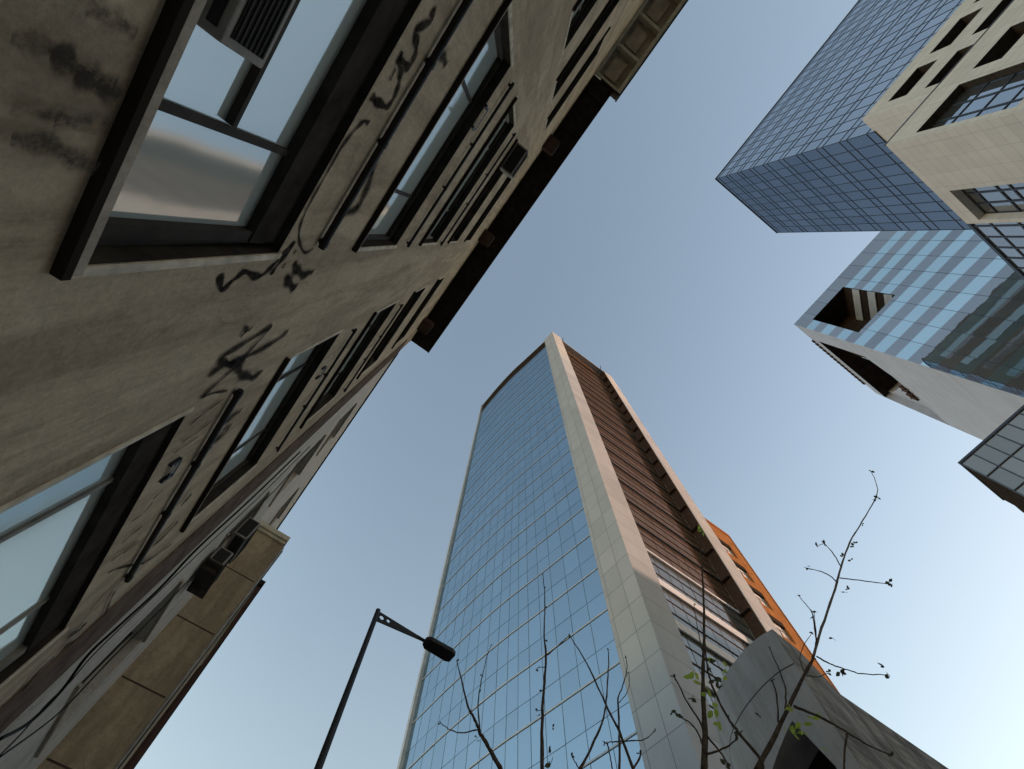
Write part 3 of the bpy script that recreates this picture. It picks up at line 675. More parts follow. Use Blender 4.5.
b = MB(); p = pl[-1]; b.obox(Vector((p.x,p.y,0)) - nrm[-1]*0.1, Vector((0.1,0.55,0)), nrm[-1]*0.35, Vector((0,0,TZ-0.4))); b.build('edge_trim', M['ledge'], tower)
for (x_, y_, lab) in ((PXR+0.5, FY+0.3, 'short thin antenna on the tower roof beside its corner pier'), (FX0-0.6, FY+0.3, 'short thin antenna on the tower roof beside its far fin')):
    t = thing('antenna', lab, 'antenna', (x_, y_, TZ), 'antennas on the tower roof')
    m_ = MB(); m_.tube([(x_,y_,TZ-0.2),(x_,y_-0.5,TZ+1.7)], 0.07, 6); m_.build('mast', M['frame_dark'], t)
    m_ = MB(); m_.box(x_-0.25, x_+0.25, y_-0.2, y_+0.2, TZ-0.25, TZ+0.2); m_.build('base', M['frame_dark'], t)

# ------------------------------------------------------------------ orange building beside the tower
org = thing('orange_building', 'narrow orange clad building with a column of windows behind the tower', 'building', (32, 14, 0))
OX0, OX1, OY = FX1+0.02, 33.8, 10.42
OZT = CZ + 41.2
ow = []
zz = CZ + 38.3
while zz > 3: ow.append((zz-2.05, zz)); zz -= 3.1
m_ = MB()
xl, xr = 30.5, 32.3
# front with openings
zl = sorted({0, OZT, *[v for o_ in ow for v in o_]})
for j in range(len(zl)-1):
    zm = (zl[j]+zl[j+1])/2; hole = any(o_[0] < zm < o_[1] for o_ in ow)
    for (xa, xb) in ((OX0, xl), (xl, xr), (xr, OX1)):
        if hole and xa == xl: continue
        m_.face([(xa,OY,zl[j]),(xb,OY,zl[j]),(xb,OY,zl[j+1]),(xa,OY,zl[j+1])])
for (za, zb_) in ow:
    d_ = 0.22
    m_.face([(xl,OY,zb_),(xr,OY,zb_),(xr,OY+d_,zb_),(xl,OY+d_,zb_)]); m_.face([(xl,OY,za),(xl,OY+d_,za),(xr,OY+d_,za),(xr,OY,za)])
    m_.face([(xl,OY,za),(xl,OY,zb_),(xl,OY+d_,zb_),(xl,OY+d_,za)]); m_.face([(xr,OY,za),(xr,OY+d_,za),(xr,OY+d_,zb_),(xr,OY,zb_)])
m_.box(OX0, OX1, OY+0.62, OY+16, 0, OZT); m_.face([(OX1,OY,0),(OX1,OY+.62,0),(OX1,OY+.62,OZT),(OX1,OY,OZT)]); m_.face([(OX0,OY,OZT),(OX1,OY,OZT),(OX1,OY+.62,OZT),(OX0,OY+.62,OZT)])
m_.build('wall', M['orange'], org)
for (za, zb_) in ow:
    f_ = MB(); f_.face([(xl,OY+0.19,za),(xr,OY+0.19,za),(xr,OY+0.19,zb_),(xl,OY+0.19,zb_)], random.random()); wd = f_.build('window', M['white_slab'], org)  # plain white pane: the bright sky reflection is put into its colour
    f_ = MB(); f_.box(xl+.004, xr-.004, OY+0.02, OY+0.185, zb_-0.5, zb_-.004); f = f_.build('head_band', M['reveal'], org); f.parent = wd; f.matrix_parent_inverse = Matrix.Identity(4)  # dark box painted in for the shaded soffit at the opening's top
    f_ = MB(); f_.box(xl, xr, OY+0.15, OY+0.188, (za+zb_)/2-0.03, (za+zb_)/2+0.03); f_.box((xl+xr)/2-0.03, (xl+xr)/2+0.03, OY+0.15, OY+0.187, za, (za+zb_)/2-.03)
    f = f_.build('frame', M['frame_pale'], org); f.parent = wd; f.matrix_parent_inverse = Matrix.Identity(4)
m_ = MB(); m_.box(OX1+0.002, OX1+0.12, OY-0.05, OY+0.3, 0, OZT+0.1); m_.box(OX0, OX1, OY-0.06, OY-0.003, OZT-0.35, OZT+0.1); m_.build('cornice', M['orange'], org)

# ------------------------------------------------------------------ sculptural concrete block in front of the tower
cb_ = thing('concrete_block', 'grey raw concrete block with curved front and rough stained side at lower right', 'building', (12, 6, 0))
CT = CZ + 10.0
cur = [(11.08,3.89),(10.99,4.33),(11.03,5.0),(11.26,5.9),(11.71,6.7),(12.58,7.45),(13.7,8.3)]
def cspl(P, m=6):
    P = [Vector((*p, 0)) for p in P]; P = [2*P[0]-P[1]] + P + [2*P[-1]-P[-2]]; Q = []
    for i in range(1, len(P)-2):
        p0, p1, p2, p3 = P[i-1:i+3]
        for j in range(m):
            f = j/m; Q.append(0.5*((2*p1)+(p2-p0)*f+(2*p0-5*p1+4*p2-p3)*f*f+(3*p1-p0-3*p2+p3)*f**3))
    Q.append(P[-2]); return Q
cp = cspl(cur)
def arch_z(y):      # the dark opening at the foot of the front: sloping top, between y=4.3 and y=6.4
    if y < 4.27 or y > 6.6: return 0
    return CZ + (6.77 + (y-4.27)*(7.95-6.77)/0.34 if y < 4.61 else 7.95 - (y-4.61)*0.36)
m_ = MB()
for i in range(len(cp)-1):
    a_, b_ = cp[i], cp[i+1]
    # subdivide for a clean opening edge
    for s in range(4):
        p = a_.lerp(b_, s/4); q = a_.lerp(b_, (s+1)/4)
        za, zb_ = arch_z(p.y), arch_z(q.y)
        if (za == 0) != (zb_ == 0): za = zb_ = 0
        m_.face([(p.x,p.y,za),(p.x,p.y,CT),(q.x,q.y,CT),(q.x,q.y,zb_)])
        if za: m_.face([(p.x,p.y,za),(q.x,q.y,zb_),(q.x+1.2,q.y,zb_),(p.x+1.2,p.y,za)])
m_.face([(p_.x,p_.y,CT) for p_ in cp] + [(19.5,8.3,CT),(19.5,4.38,CT),(14.16,4.33,CT)])
m_.face([(cp[-1].x,cp[-1].y,0),(cp[-1].x,cp[-1].y,CT),(19.5,8.3,CT),(19.5,8.3,0)])
m_.build('curved_front', M['conc'], cb_, smooth=False)
m_ = MB()
side = [(11.08,3.886),(12.15,3.96),(14.16,4.33),(19.5,4.376)]
for i in range(3):
    a_, b_ = side[i], side[i+1]; m_.face([(a_[0],a_[1],0),(b_[0],b_[1],0),(b_[0],b_[1],CT+0.003),(a_[0],a_[1],CT+0.003)])
m_.build('rough_side', M['conc_rough'], cb_)
for zj in (CZ+8.95, CZ+6.0, CZ+3.0):
    m_ = MB()
    for i in range(len(cp)-8):
        a_, b_ = cp[i], cp[i+1]; t = (b_-a_).normalized(); n_ = Vector((-t.y, t.x, 0))
        if arch_z(a_.y) > zj-0.1 or arch_z(b_.y) > zj - 0.1: continue
        m_.obox(a_ + Vector((0,0,zj)) - n_*0.01, b_-a_, n_*0.013, Vector((0,0,0.025)))
    m_.build('pour_joint', M['frame_dark'], cb_)
m_ = MB(); m_.box(12.0, 12.2, 4.05, 6.9, 0, CZ+9); m_.build('opening_back', M['interior'], cb_)

# ------------------------------------------------------------------ RIGHT: stone and glass office block
ab = thing('office_block', 'office block with blue glass box rising above beige stone base at top right', 'building', (22, -40, 0))
GZ = CZ + 68.0
gx0, gx1, gy0, gy1, gzb = 16.3, 27.6, -21.15, -62.0, CZ+38.6
def curtain(parent, name, mat, mm, origin, u, L, nrm_, z0, z1, nu, nz, mw=0.05, double=False, pr=0.05):
    """flat curtain wall: nu x nz panes with real mullions standing proud"""
    u = Vector(u); n_ = Vector(nrm_); o = Vector(origin); gm = MB(); mu = MB()
    us = [L*i/nu for i in range(nu+1)] if isinstance(nu, int) else nu
    zs_ = [z0+(z1-z0)*j/nz for j in range(nz+1)] if isinstance(nz, int) else nz
    for i in range(len(us)-1):
        for j in range(len(zs_)-1):
            t1, t2 = random.uniform(-.003,.003), random.uniform(-.003,.003)
            a_, b_ = o+u*us[i], o+u*us[i+1]
            P = [a_+n_*t1+Vector((0,0,zs_[j])), b_-n_*t1+Vector((0,0,zs_[j])), b_+n_*(t2-t1)+Vector((0,0,zs_[j+1])), a_+n_*(t1+t2)+Vector((0,0,zs_[j+1]))]
            gm.face(P, random.random())
    for x in us: mu.obox(o+u*(x-mw/2)-n_*0.03+Vector((0,0,zs_[0])), u*mw, n_*(0.03+pr), Vector((0,0,zs_[-1]-zs_[0])))
    for z_ in zs_: mu.obox(o-n_*0.03+Vector((0,0,z_-mw/2)), u*L, n_*(0.033+pr), Vector((0,0,mw)))
    g_ = gm.build(name, mat, parent); q = mu.build('mullion', mm, parent); q.parent = g_; q.matrix_parent_inverse = Matrix.Identity(4)
    return g_
# storeys of 3.15 m, each with a narrow spandrel row: pairs of dark lines
def paired(z0, z1, pitch, frac):
    out = []; z_ = z1
    while z_ > z0: out += [z_, z_-pitch*frac]; z_ -= pitch
    return sorted(v for v in out if v >= z0 - 1e-6)
zp = paired(gzb, GZ, 3.15, 0.28)
curtain(ab, 'street_glazing', M['box_glass'], M['mullion'], (gx0, gy0, 0), (0,-1,0), gy0-gy1, (-1,0,0), 0, 0, 36, zp, 0.032, False, 0.03)
curtain(ab, 'side_glazing', M['side_glass'], M['mullion'], (gx0, gy0, 0), (1,0,0), gx1-gx0, (0,1,0), 0, 0, 10, zp, 0.05, False, 0.025)
m_ = MB(); m_.box(gx0+0.06, gx1-0.06, gy1, gy0-0.06, gzb-30, GZ-0.05); m_.build('core', M['interior'], ab)
m_ = MB(); m_.box(gx0-0.08, gx1+0.08, gy0-0.2, gy0+0.08, GZ+0.002, GZ+0.12); m_.box(gx0-0.08, gx0+0.2, gy1, gy0-0.202, GZ+0.002, GZ+0.12); m_.build('roof_rim', M['mullion'], ab)
for zz_ in [CZ+66-3.15*k for k in range(12)]:
    m_ = MB(); m_.box(gx1+0.03, gx1+0.06, gy1+1, gy0-1.2, zz_-1.3, zz_); m_.build('rear_window', M['dark_glass'], ab)
m_ = MB(); m_.box(gx1-0.5, gx1+0.028, gy1, gy0-0.07, 0, GZ-0.06); m_.build('rear_wall', M['rear'], ab)
# stone: upper block (face X=15) and lower block stepping forward
sx = 15.0
y1a, y2a = -21.2, -17.9
z1a, z2a = CZ+38.9, CZ+33.0
def stone_wall(holes, ys, ye, zs_, ze, depth):
    m_ = MB(); yl = sorted({ys, ye, *[h[0] for h in holes], *[h[1] for h in holes]}); zl = sorted({zs_, ze, *[h[2] for h in holes], *[h[3] for h in holes]})
    for i in range(len(yl)-1):
        for j in range(len(zl)-1):
            ym, zm = (yl[i]+yl[i+1])/2, (zl[j]+zl[j+1])/2
            if any(h[0] < ym < h[1] and h[2] < zm < h[3] for h in holes): continue
            m_.face([(sx,yl[i],zl[j]),(sx,yl[i],zl[j+1]),(sx,yl[i+1],zl[j+1]),(sx,yl[i+1],zl[j])])
    return m_
def pane(parent, x, y0, y1, z0, z1, ny, nz, mat):
    g_ = MB(); f_ = MB()
    for i in range(ny):
        for j in range(nz):
            t = random.uniform(-.004,.004); ya, yb = y0+(y1-y0)*i/ny, y0+(y1-y0)*(i+1)/ny; za, zb_ = z0+(z1-z0)*j/nz, z0+(z1-z0)*(j+1)/nz
            g_.face([(x+t,ya,za),(x+t,ya,zb_),(x-t,yb,zb_),(x-t,yb,za)], random.random())
    for i in range(ny+1): yy = y0+(y1-y0)*i/ny; f_.box(x-0.05, x+0.02, yy-0.035, yy+0.035, z0, z1)
    for j in range(nz+1): z_ = z0+(z1-z0)*j/nz; f_.box(x-0.045, x+0.02, y0, y1, z_-0.035, z_+0.035)
    wd = g_.build('window', mat, parent); f = f_.build('frame', M['mullion'], parent); f.parent = wd; f.matrix_parent_inverse = Matrix.Identity(4)
    rv = MB(); xb = x + 0.03; xa = sx + 0.002
    rv.face([(xa,y0,z1),(xb,y0,z1),(xb,y1,z1),(xa,y1,z1)]); rv.face([(xa,y0,z0),(xa,y1,z0),(xb,y1,z0),(xb,y0,z0)])
    rv.face([(xa,y0,z0),(xb,y0,z0),(xb,y0,z1),(xa,y0,z1)]); rv.face([(xa,y1,z0),(xa,y1,z1),(xb,y1,z1),(xb,y1,z0)])
    f = rv.build('reveal', M['reveal'], parent); f.parent = wd; f.matrix_parent_inverse = Matrix.Identity(4)  # recess shade of the stone openings, given as a dark colour
up = []; lo = []
for k in range(10):
    yb = -22.15 - 3.5*k; up.append((yb-2.5, yb, CZ+35.7, CZ+37.35))
    if k >= 0: up.append((yb-2.5, yb, CZ+33.02, CZ+34.25))
for k in range(10):
    yb = -22.3 - 3.5*k
    lo.append((yb-2.5, yb, CZ+29.4, CZ+31.1))
lo.append((-21.35, -18.3, CZ+25.2, CZ+31.05))
for k in range(8): lo.append((-25.6-4.6*k-0.0, -22.6-4.6*k, CZ+21.5, CZ+27.3))
stone_wall(up, y1a-41, y1a, z2a, z1a, 0.9).build('upper_stone_wall', M['stone_y'], ab)
stone_wall(lo, y1a-41, y2a, 0, z2a-0.003, 0.9).build('lower_stone_wall', M['stone_y'], ab)
for h in up: pane(ab, sx+0.80, h[0], h[1], h[2], h[3], 2, 1, M['box_glass'])
for h in lo:
    bigw = h[3]-h[2] > 3
    pane(ab, sx+(0.50 if bigw else 0.80), h[0], h[1], h[2], h[3], 3 if bigw else 2, 4 if bigw else 1, M['box_glass'])
m_ = MB(); m_.face([(sx,y1a,z2a-1),(gx1,y1a,z2a-1),(gx1,y1a,z1a),(sx,y1a,z1a)]); m_.face([(sx,y1a,z1a),(gx1,y1a,z1a),(gx1,y1a-41,z1a),(sx,y1a-41,z1a)]); m_.build('stone_return', M['stone_x'], ab)
# lower block, face towards +Y with its window
bx1 = 22.8
hw = (19.6, 22.45, CZ+21.0, CZ+31.9)
m_ = MB()
for (xa, xb, za, zb_) in ((sx, hw[0], 0, z2a), (hw[1], bx1, 0, z2a), (hw[0], hw[1], hw[3], z2a), (hw[0], hw[1], 0, hw[2])):
    m_.face([(xa,y2a,za),(xa,y2a,zb_),(xb,y2a,zb_),(xb,y2a,za)])
d_ = 0.8
m_.face([(hw[0],y2a,hw[3]),(hw[0],y2a-d_,hw[3]),(hw[1],y2a-d_,hw[3]),(hw[1],y2a,hw[3])])
m_.face([(hw[0],y2a,hw[2]),(hw[0],y2a,hw[3]),(hw[0],y2a-d_,hw[3]),(hw[0],y2a-d_,hw[2])]); m_.face([(hw[1],y2a,hw[2]),(hw[1],y2a-d_,hw[2]),(hw[1],y2a-d_,hw[3]),(hw[1],y2a,hw[3])])
m_.face([(bx1,y2a,0),(bx1,y2a,z2a),(bx1,y1a-10,z2a),(bx1,y1a-10,0)]); m_.face([(sx,y2a,z2a),(sx,y1a,z2a),(bx1,y1a,z2a),(bx1,y2a,z2a)])
m_.build('stone_front', M['stone_x'], ab)
m_ = MB(); m_.box(sx-0.03, sx+0.06, y1a-41, y2a+0.02, z2a+0.002, z2a+0.10); m_.build('groove', M['mullion'], ab)
curtain(ab, 'front_window', M['band_grey'], M['mullion'], (hw[0], y2a-0.5, 0), (1,0,0), hw[1]-hw[0], (0,1,0), 0, 0, 3, sorted(paired(hw[2], hw[3], 2.2, 0.35)), 0.10)
curtain(ab, 'wing_glazing', M['band_grey'], M['mullion'], (bx1+0.02, -18.6, 0), (1,0,0), 10.2, (0,1,0), 0, 0, 9, paired(4, CZ+33.9, 3.1, 0.42), 0.10)
m_ = MB(); m_.box(bx1+0.03, 33.0, -24, -18.7, 0, CZ+33.8); m_.build('wing', M['interior'], ab)
m_ = MB(); m_.box(bx1+0.03, 33.0, -19.2, -18.5, CZ+33.9, CZ+34.15); m_.build('wing_rim', M['mullion'], ab)

# ------------------------------------------------------------------ RIGHT: striped glass block with white side
cc = thing('striped_block', 'striped glass block with dark corner openings and white curved side wall at right', 'building', (52, -30, 0))
K = 1.24                                     # storeys of 3.6 m
cx, cy, cx2 = 34.2*K, -12.2*K, 49.6*K
CTZ = CZ + 60.3*K
OPN = (-18.3*K, -13.45*K, CZ+49.7*K, CZ+57.9*K)
ST = 3.55
bands = [(CTZ-2.7*K, CTZ, 'g')]; zcur = CTZ-2.7*K
while zcur > 2:
    bands.append((zcur-ST*0.5, zcur, 'b')); bands.append((zcur-ST, zcur-ST*0.5, 'g')); zcur -= ST
yj = [cy - 2.25*i for i in range(30)]
def cut(ya, yb, za, zb_):      # pieces of the cell outside the corner opening
    o = OPN
    if yb <= o[0] or ya >= o[1] or za >= o[3] or zb_ <= o[2]: return [(ya,yb,za,zb_)]
    out = []
    if ya < o[0]: out.append((ya, o[0], za, zb_))
    if yb > o[1]: out.append((o[1], yb, za, zb_))
    a2, b2 = max(ya,o[0]), min(yb,o[1])
    if za < o[2]: out.append((a2,b2,za,o[2]))
    if zb_ > o[3]: out.append((a2,b2,o[3],zb_))
    return out
for (za, zb_, kd) in bands:
    gm = MB()
    for i in range(len(yj)-1):
        for (ya, yb, zc, zd) in cut(yj[i+1], yj[i], za, zb_):
            t1, t2 = random.uniform(-.005,.005), random.uniform(-.005,.005)
            gm.face([(cx+t1,yb,zc),(cx+t1+t2,yb,zd),(cx-t1+t2,ya,zd),(cx-t1,ya,zc)], random.random())
    gm.build('glass_band' if kd == 'b' else 'spandrel_band', M['band_glass'] if kd == 'b' else M['band_grey'], cc)
m_ = MB()
for y_ in yj[1:]:
    for (ya, yb, zc, zd) in cut(y_-0.018, y_+0.018, 0, CTZ): m_.box(cx-0.012, cx+0.02, ya, yb, zc, zd)
m_.build('joint', M['mullion'], cc)
# opening in the striped face: a dark room closed by a slanted wall with pale storey bands
m_ = MB(); o = OPN; xb = cx + 9
m_.face([(cx,o[0],o[3]),(cx,o[1],o[3]),(xb,o[1],o[3]),(xb,o[0],o[3])])
m_.face([(cx,o[0],o[2]),(xb,o[0],o[2]),(xb,o[1],o[2]),(cx,o[1],o[2])]); m_.face([(cx,o[0]-.01,o[2]),(cx,o[0]-.01,o[3]),(xb,o[1]+.01,o[3]),(xb,o[1]+.01,o[2])]); m_.face([(cx,o[1],o[2]),(xb,o[1],o[2]),(xb,o[1],o[3]),(cx,o[1],o[3])])
m_.build('corner_opening', M['interior'], cc)
d0, d1 = Vector((cx+0.05, o[0]+0.05, 0)), Vector((xb-0.1, o[1]-0.05, 0))
nn = Vector((-(d1.y-d0.y), d1.x-d0.x, 0)).normalized()
for k in range(3):
    m_ = MB(); z0 = o[2]+0.35+k*3.1; m_.obox(d0 + nn*0.02 + Vector((0,0,z0)), d1-d0, nn*0.14, Vector((0,0,1.45))); m_.build('pale_band', M['ledge'], cc)
# white side: polygon in the plane Y=cy with a sweeping opening at its top
def sp(pts, y): return [(p[0]*K, y, CZ+p[1]*K) for p in pts]
m_ = MB()
m_.face(sp([(34.2,-1.2),(49.6,-1.2),(49.6,49.0),(40.2,49.0),(37.1,50.2),(37.3,58.7),(49.6,58.7),(49.6,60.3),(34.2,60.3)], cy))
m_.build('white_side', M['white_panel'], cc)
arcp = [(40.2,49.0),(41.2,49.6),(43.0,51.0),(45.0,52.9),(47.0,55.2),(48.6,57.2),(49.3,58.7)]
yr = cy - 1.0; yd = yr - 6
m_ = MB()
for i in range(len(arcp)-1):
    a_, b_ = arcp[i], arcp[i+1]
    m_.face(sp([(a_[0],49.0),a_,b_,(b_[0],49.0)], yr))
    P = sp([a_,b_], yr); Q = sp([b_,a_], yd); m_.face(P+Q)
m_.face(sp([(49.3,49.0),(49.3,58.7),(49.6,58.7),(49.6,49.0)], yr))
m_.face(sp([(40.2,49.0),(49.6,49.0)], cy) + sp([(49.6,49.0),(40.2,49.0)], yr))
m_.build('recessed_curve', M['white_panel'], cc)
m_ = MB(); m_.face(sp([(36.9,48.5),(36.9,59),(49.59,59),(49.59,48.5)], yd-.02))
for (p_, q_) in (((37.1,50.2),(37.3,58.7)), ((37.3,58.69),(49.58,58.69)), ((37.1,50.19),(40.2,48.99))): m_.face(sp([p_, q_], cy-.002) + sp([q_, p_], yd))
m_.face(sp([(49.58,49),(49.58,58.68)], yr) + sp([(49.58,58.68),(49.58,49)], yd))
m_.build('side_opening', M['interior'], cc)
m_ = MB()
m_.box(cx+0.02, cx2, -70, cy-0.003, CTZ-0.4, CTZ+0.03); m_.face([(cx2,cy,0),(cx2,-70,0),(cx2,-70,CTZ),(cx2,cy,CTZ)])
m_.build('roof_slab', M['white_panel'], cc)
m_ = MB()
for k in range(15): m_.box(37.6*K+k*0.82, 37.6*K+0.5+k*0.82, cy+0.003, cy+0.22, CTZ-0.35, CTZ+0.12)
m_.build('roof_railing', M['brown_strip'], cc)
eq = thing('roof_equipment', 'small rusty equipment pile on the ledge of the white side wall', 'equipment', (43.5*K, cy-0.3, CZ+49*K))
m_ = MB()
for k in range(8): x_ = 42.3*K+k*0.34; m_.box(x_, x_+0.3+0.25*random.random(), cy-0.75, cy+0.25, CZ+49*K+0.01+0.002*k, CZ+49*K+0.5+1.1*random.random())
m_.build('box_pile', M['brown_strip'], eq)
m_ = MB()
for k in range(3): x_ = 42.4*K+k*0.9; m_.tube([(x_,cy+0.1,CZ+49*K-0.4),(x_+0.6,cy+0.35,CZ+49*K+0.9)], 0.09, 6)
m_.build('pipe', M['frame_dark'], eq)

# ------------------------------------------------------------------ RIGHT: low dark glass building
dd = thing('low_glass_building', 'low dark grey glass building with brown side at right edge', 'building', (30, -10, 0))
dx, dy, dx2 = 27.68, -5.1, 32.3
DT = CZ + 25.0
curtain(dd, 'street_glazing', M['dark_glass'], M['mullion'], (dx, dy, 0), (0,-1,0), 10.5, (-1,0,0), 0, 0, [0, .78, 1.55, 2.3, 3.08, 3.85, 4.6, 5.4, 6.15, 6.9, 7.7, 8.5, 9.3, 10.5], [0.3+1.55*k for k in range(16)] + [DT-1.55, DT], 0.05)
m_ = MB(); m_.face([(dx,dy,0),(dx,dy,DT),(31.6,dy,DT),(31.6,dy,DT-0.6),(dx2,dy,DT-0.6),(dx2,dy,0)]); m_.face([(dx2,dy,0),(dx2,dy-10.4,0),(dx2,dy-10.4,DT-.6),(dx2,dy,DT-.6)])
m_.face([(dx+.05,dy,DT),(31.6,dy,DT),(31.6,dy-10.4,DT),(dx+.05,dy-10.4,DT)]); m_.build('side_wall', M['reveal'], dd)
m_ = MB(); m_.box(dx-0.07, dx+0.1, dy-10.5, dy+0.06, DT+0.002, DT+0.14); m_.box(dx+0.102, 31.6, dy-0.15, dy+0.05, DT+0.002, DT+0.12); m_.build('roof_rim', M['mullion'], dd)
m_ = MB(); m_.box(dx+0.06, dx2-0.05, dy-10.4, dy-0.05, 0, DT-0.7); m_.build('core', M['interior'], dd)

# ------------------------------------------------------------------ unseen block added to the east, below the frame, to keep the low sun off the street
ee = thing('sun_blocker', 'unseen long grey block added to hold back the low sun', 'building', (78, -15, 0))
m_ = MB(); m_.box(75, 88, -75, 45, 0, CZ+26.6); m_.build('wall', M['pier_y'], ee)
m_ = MB(); m_.box(74.6, 88.4, -75.4, 45.4, CZ+26.6, CZ+27.1); m_.build('roof', M['ledge'], ee)

# ------------------------------------------------------------------ street lamp
lp = thing('street_lamp', 'black street lamp with drilled tapering arm against the sky', 'street lamp', (1.66, 6.17, 0.13))
k_ = 6.4/6.0
PX, PY, PZ = 1.56*k_, 5.785*k_, CZ+6.4
m_ = MB(); m_.tube([(PX,PY,0.13),(PX,PY,0.9),(PX,PY,3.5),(PX,PY,PZ+0.02)], [0.075,0.06,0.052,0.040], 16); m_.build('pole', M['lamp'], lp, smooth=True)
m_ = MB(); m_.tube([(PX,PY,0.13),(PX,PY,0.16)], 0.16, 16); m_.tube([(PX,PY,0.16),(PX,PY,0.5)], 0.085, 16); m_.build('base', M['lamp'], lp)
# drilled plate arm: grid of quads with two round holes, 12 mm thick
bm = bmesh.new()
L_ = 0.92; h0, h1 = 0.20, 0.045
def ring(cxp, czp, r, n=20): return [(cxp + r*math.cos(2*math.pi*i/n), czp + r*math.sin(2*math.pi*i/n)) for i in range(n)]
holes_ = [(0.10, -0.085, 0.042), (0.225, -0.075, 0.034)]
outer = [(-0.02, 0.0), (L_, 0.0-0.03), (L_, -0.03-h1), (-0.02, -h0)]
# strip decomposition: build as plate segments split at hole centres using triangle fill
import mathutils.geometry as mg
loops = [[Vector((p[0], p[1], 0)) for p in outer]] + [[Vector((p[0], p[1], 0)) for p in reversed(ring(*h_))] for h_ in holes_]
tris = mg.tessellate_polygon(loops); flat = [p for lp_ in loops for p in lp_]
m_ = MB()
for sgn in (-1, 1):
    for t in tris:
        P = [(PX+flat[i].x, PY+sgn*0.010, PZ+flat[i].y) for i in t]
        m_.face(P if sgn > 0 else P[::-1])
for lp_ in loops:
    n = len(lp_)
    for i in range(n):
        a_, b_ = lp_[i], lp_[(i+1) % n]
        m_.face([(PX+a_.x,PY-0.010,PZ+a_.y),(PX+b_.x,PY-0.010,PZ+b_.y),(PX+b_.x,PY+0.010,PZ+b_.y),(PX+a_.x,PY+0.010,PZ+a_.y)])
bm.free()
m_.build('arm', M['lamp'], lp)
m_ = MB(); m_.tube([(PX+L_-0.12,PY,PZ-0.05),(PX+L_+0.06,PY,PZ-0.055)], 0.026, 12); m_.build('spigot', M['lamp'], lp)
m_ = MB(); hx0 = PX+L_+0.02; hz = PZ-0.055
pl_ = [(hx0,-0.055),(hx0+0.07,-0.115),(hx0+0.50,-0.125),(hx0+0.58,-0.09),(hx0+0.58,0.09),(hx0+0.50,0.125),(hx0+0.07,0.115),(hx0,0.055)]
m_.prism([(p[0], PY+p[1]) for p in pl_], hz-0.035, hz+0.05); hd = m_.build('lamp_head', M['lamp'], lp, bevel=0.012)
m_ = MB(); m_.box(hx0+0.10, hx0+0.50, PY-0.09, PY+0.09, hz-0.043, hz-0.036); q = m_.build('lens', M['ac_dark'], lp); q.parent = hd; q.matrix_parent_inverse = Matrix.Identity(4)

# ------------------------------------------------------------------ bare young trees
def limb(mb, pts, az, d, r0, r1, depth=0.0, start=None):
    P = [on_d(p[0], p[1], az, d + depth * i / max(1, len(pts)-1)) for i, p in enumerate(pts)]
    Q = []; n = len(P)
    for i in range(n-1):
        p0, p1, p2, p3 = P[max(i-1,0)], P[i], P[i+1], P[min(i+2,n-1)]
        for j in range(5):
            t = j/5; q = 0.5*((2*p1)+(p2-p0)*t+(2*p0-5*p1+4*p2-p3)*t*t+(3*p1-p0-3*p2+p3)*t**3)
            Q.append(q + Vector((random.uniform(-1,1), random.uniform(-1,1), random.uniform(-1,1))) * 0.004)
    Q.append(P[-1]); m = len(Q)
    mb.tube(Q, [ (r0 + (r1-r0)*(i/(m-1))) * random.uniform(0.88,1.15) for i in range(m)], 7)
    return Q
def leafquad(mb, p, s, rnd, dirn=None):
    u = Vector((random.uniform(-1,1), random.uniform(-1,1), random.uniform(-.6,.6))).normalized() if dirn is None else dirn
    v = u.orthogonal().normalized(); v.rotate(Matrix.Rotation(random.uniform(0, 6.28), 3, u)); n_ = u.cross(v)
    a_, b_ = p, p + u*s
    m1, m2 = p+u*s*0.35+n_*s*0.06, p+u*s*0.72+n_*s*0.03
    L1, L2 = p+u*s*0.35+v*s*0.30, p+u*s*0.7+v*s*0.24; R1, R2 = p+u*s*0.35-v*s*0.30, p+u*s*0.7-v*s*0.24
    mb.face([a_, m1, L1], rnd); mb.face([m1, m2, L2, L1], rnd); mb.face([m2, b_, L2], rnd)
    mb.face([a_, R1, m1], rnd); mb.face([m1, R1, R2, m2], rnd); mb.face([m2, R2, b_], rnd)
def bud(mb, p, s):
    for _ in range(3): leafquad(mb, p, s*0.75*random.uniform(0.7,1.2), random.uniform(0.2,0.6))

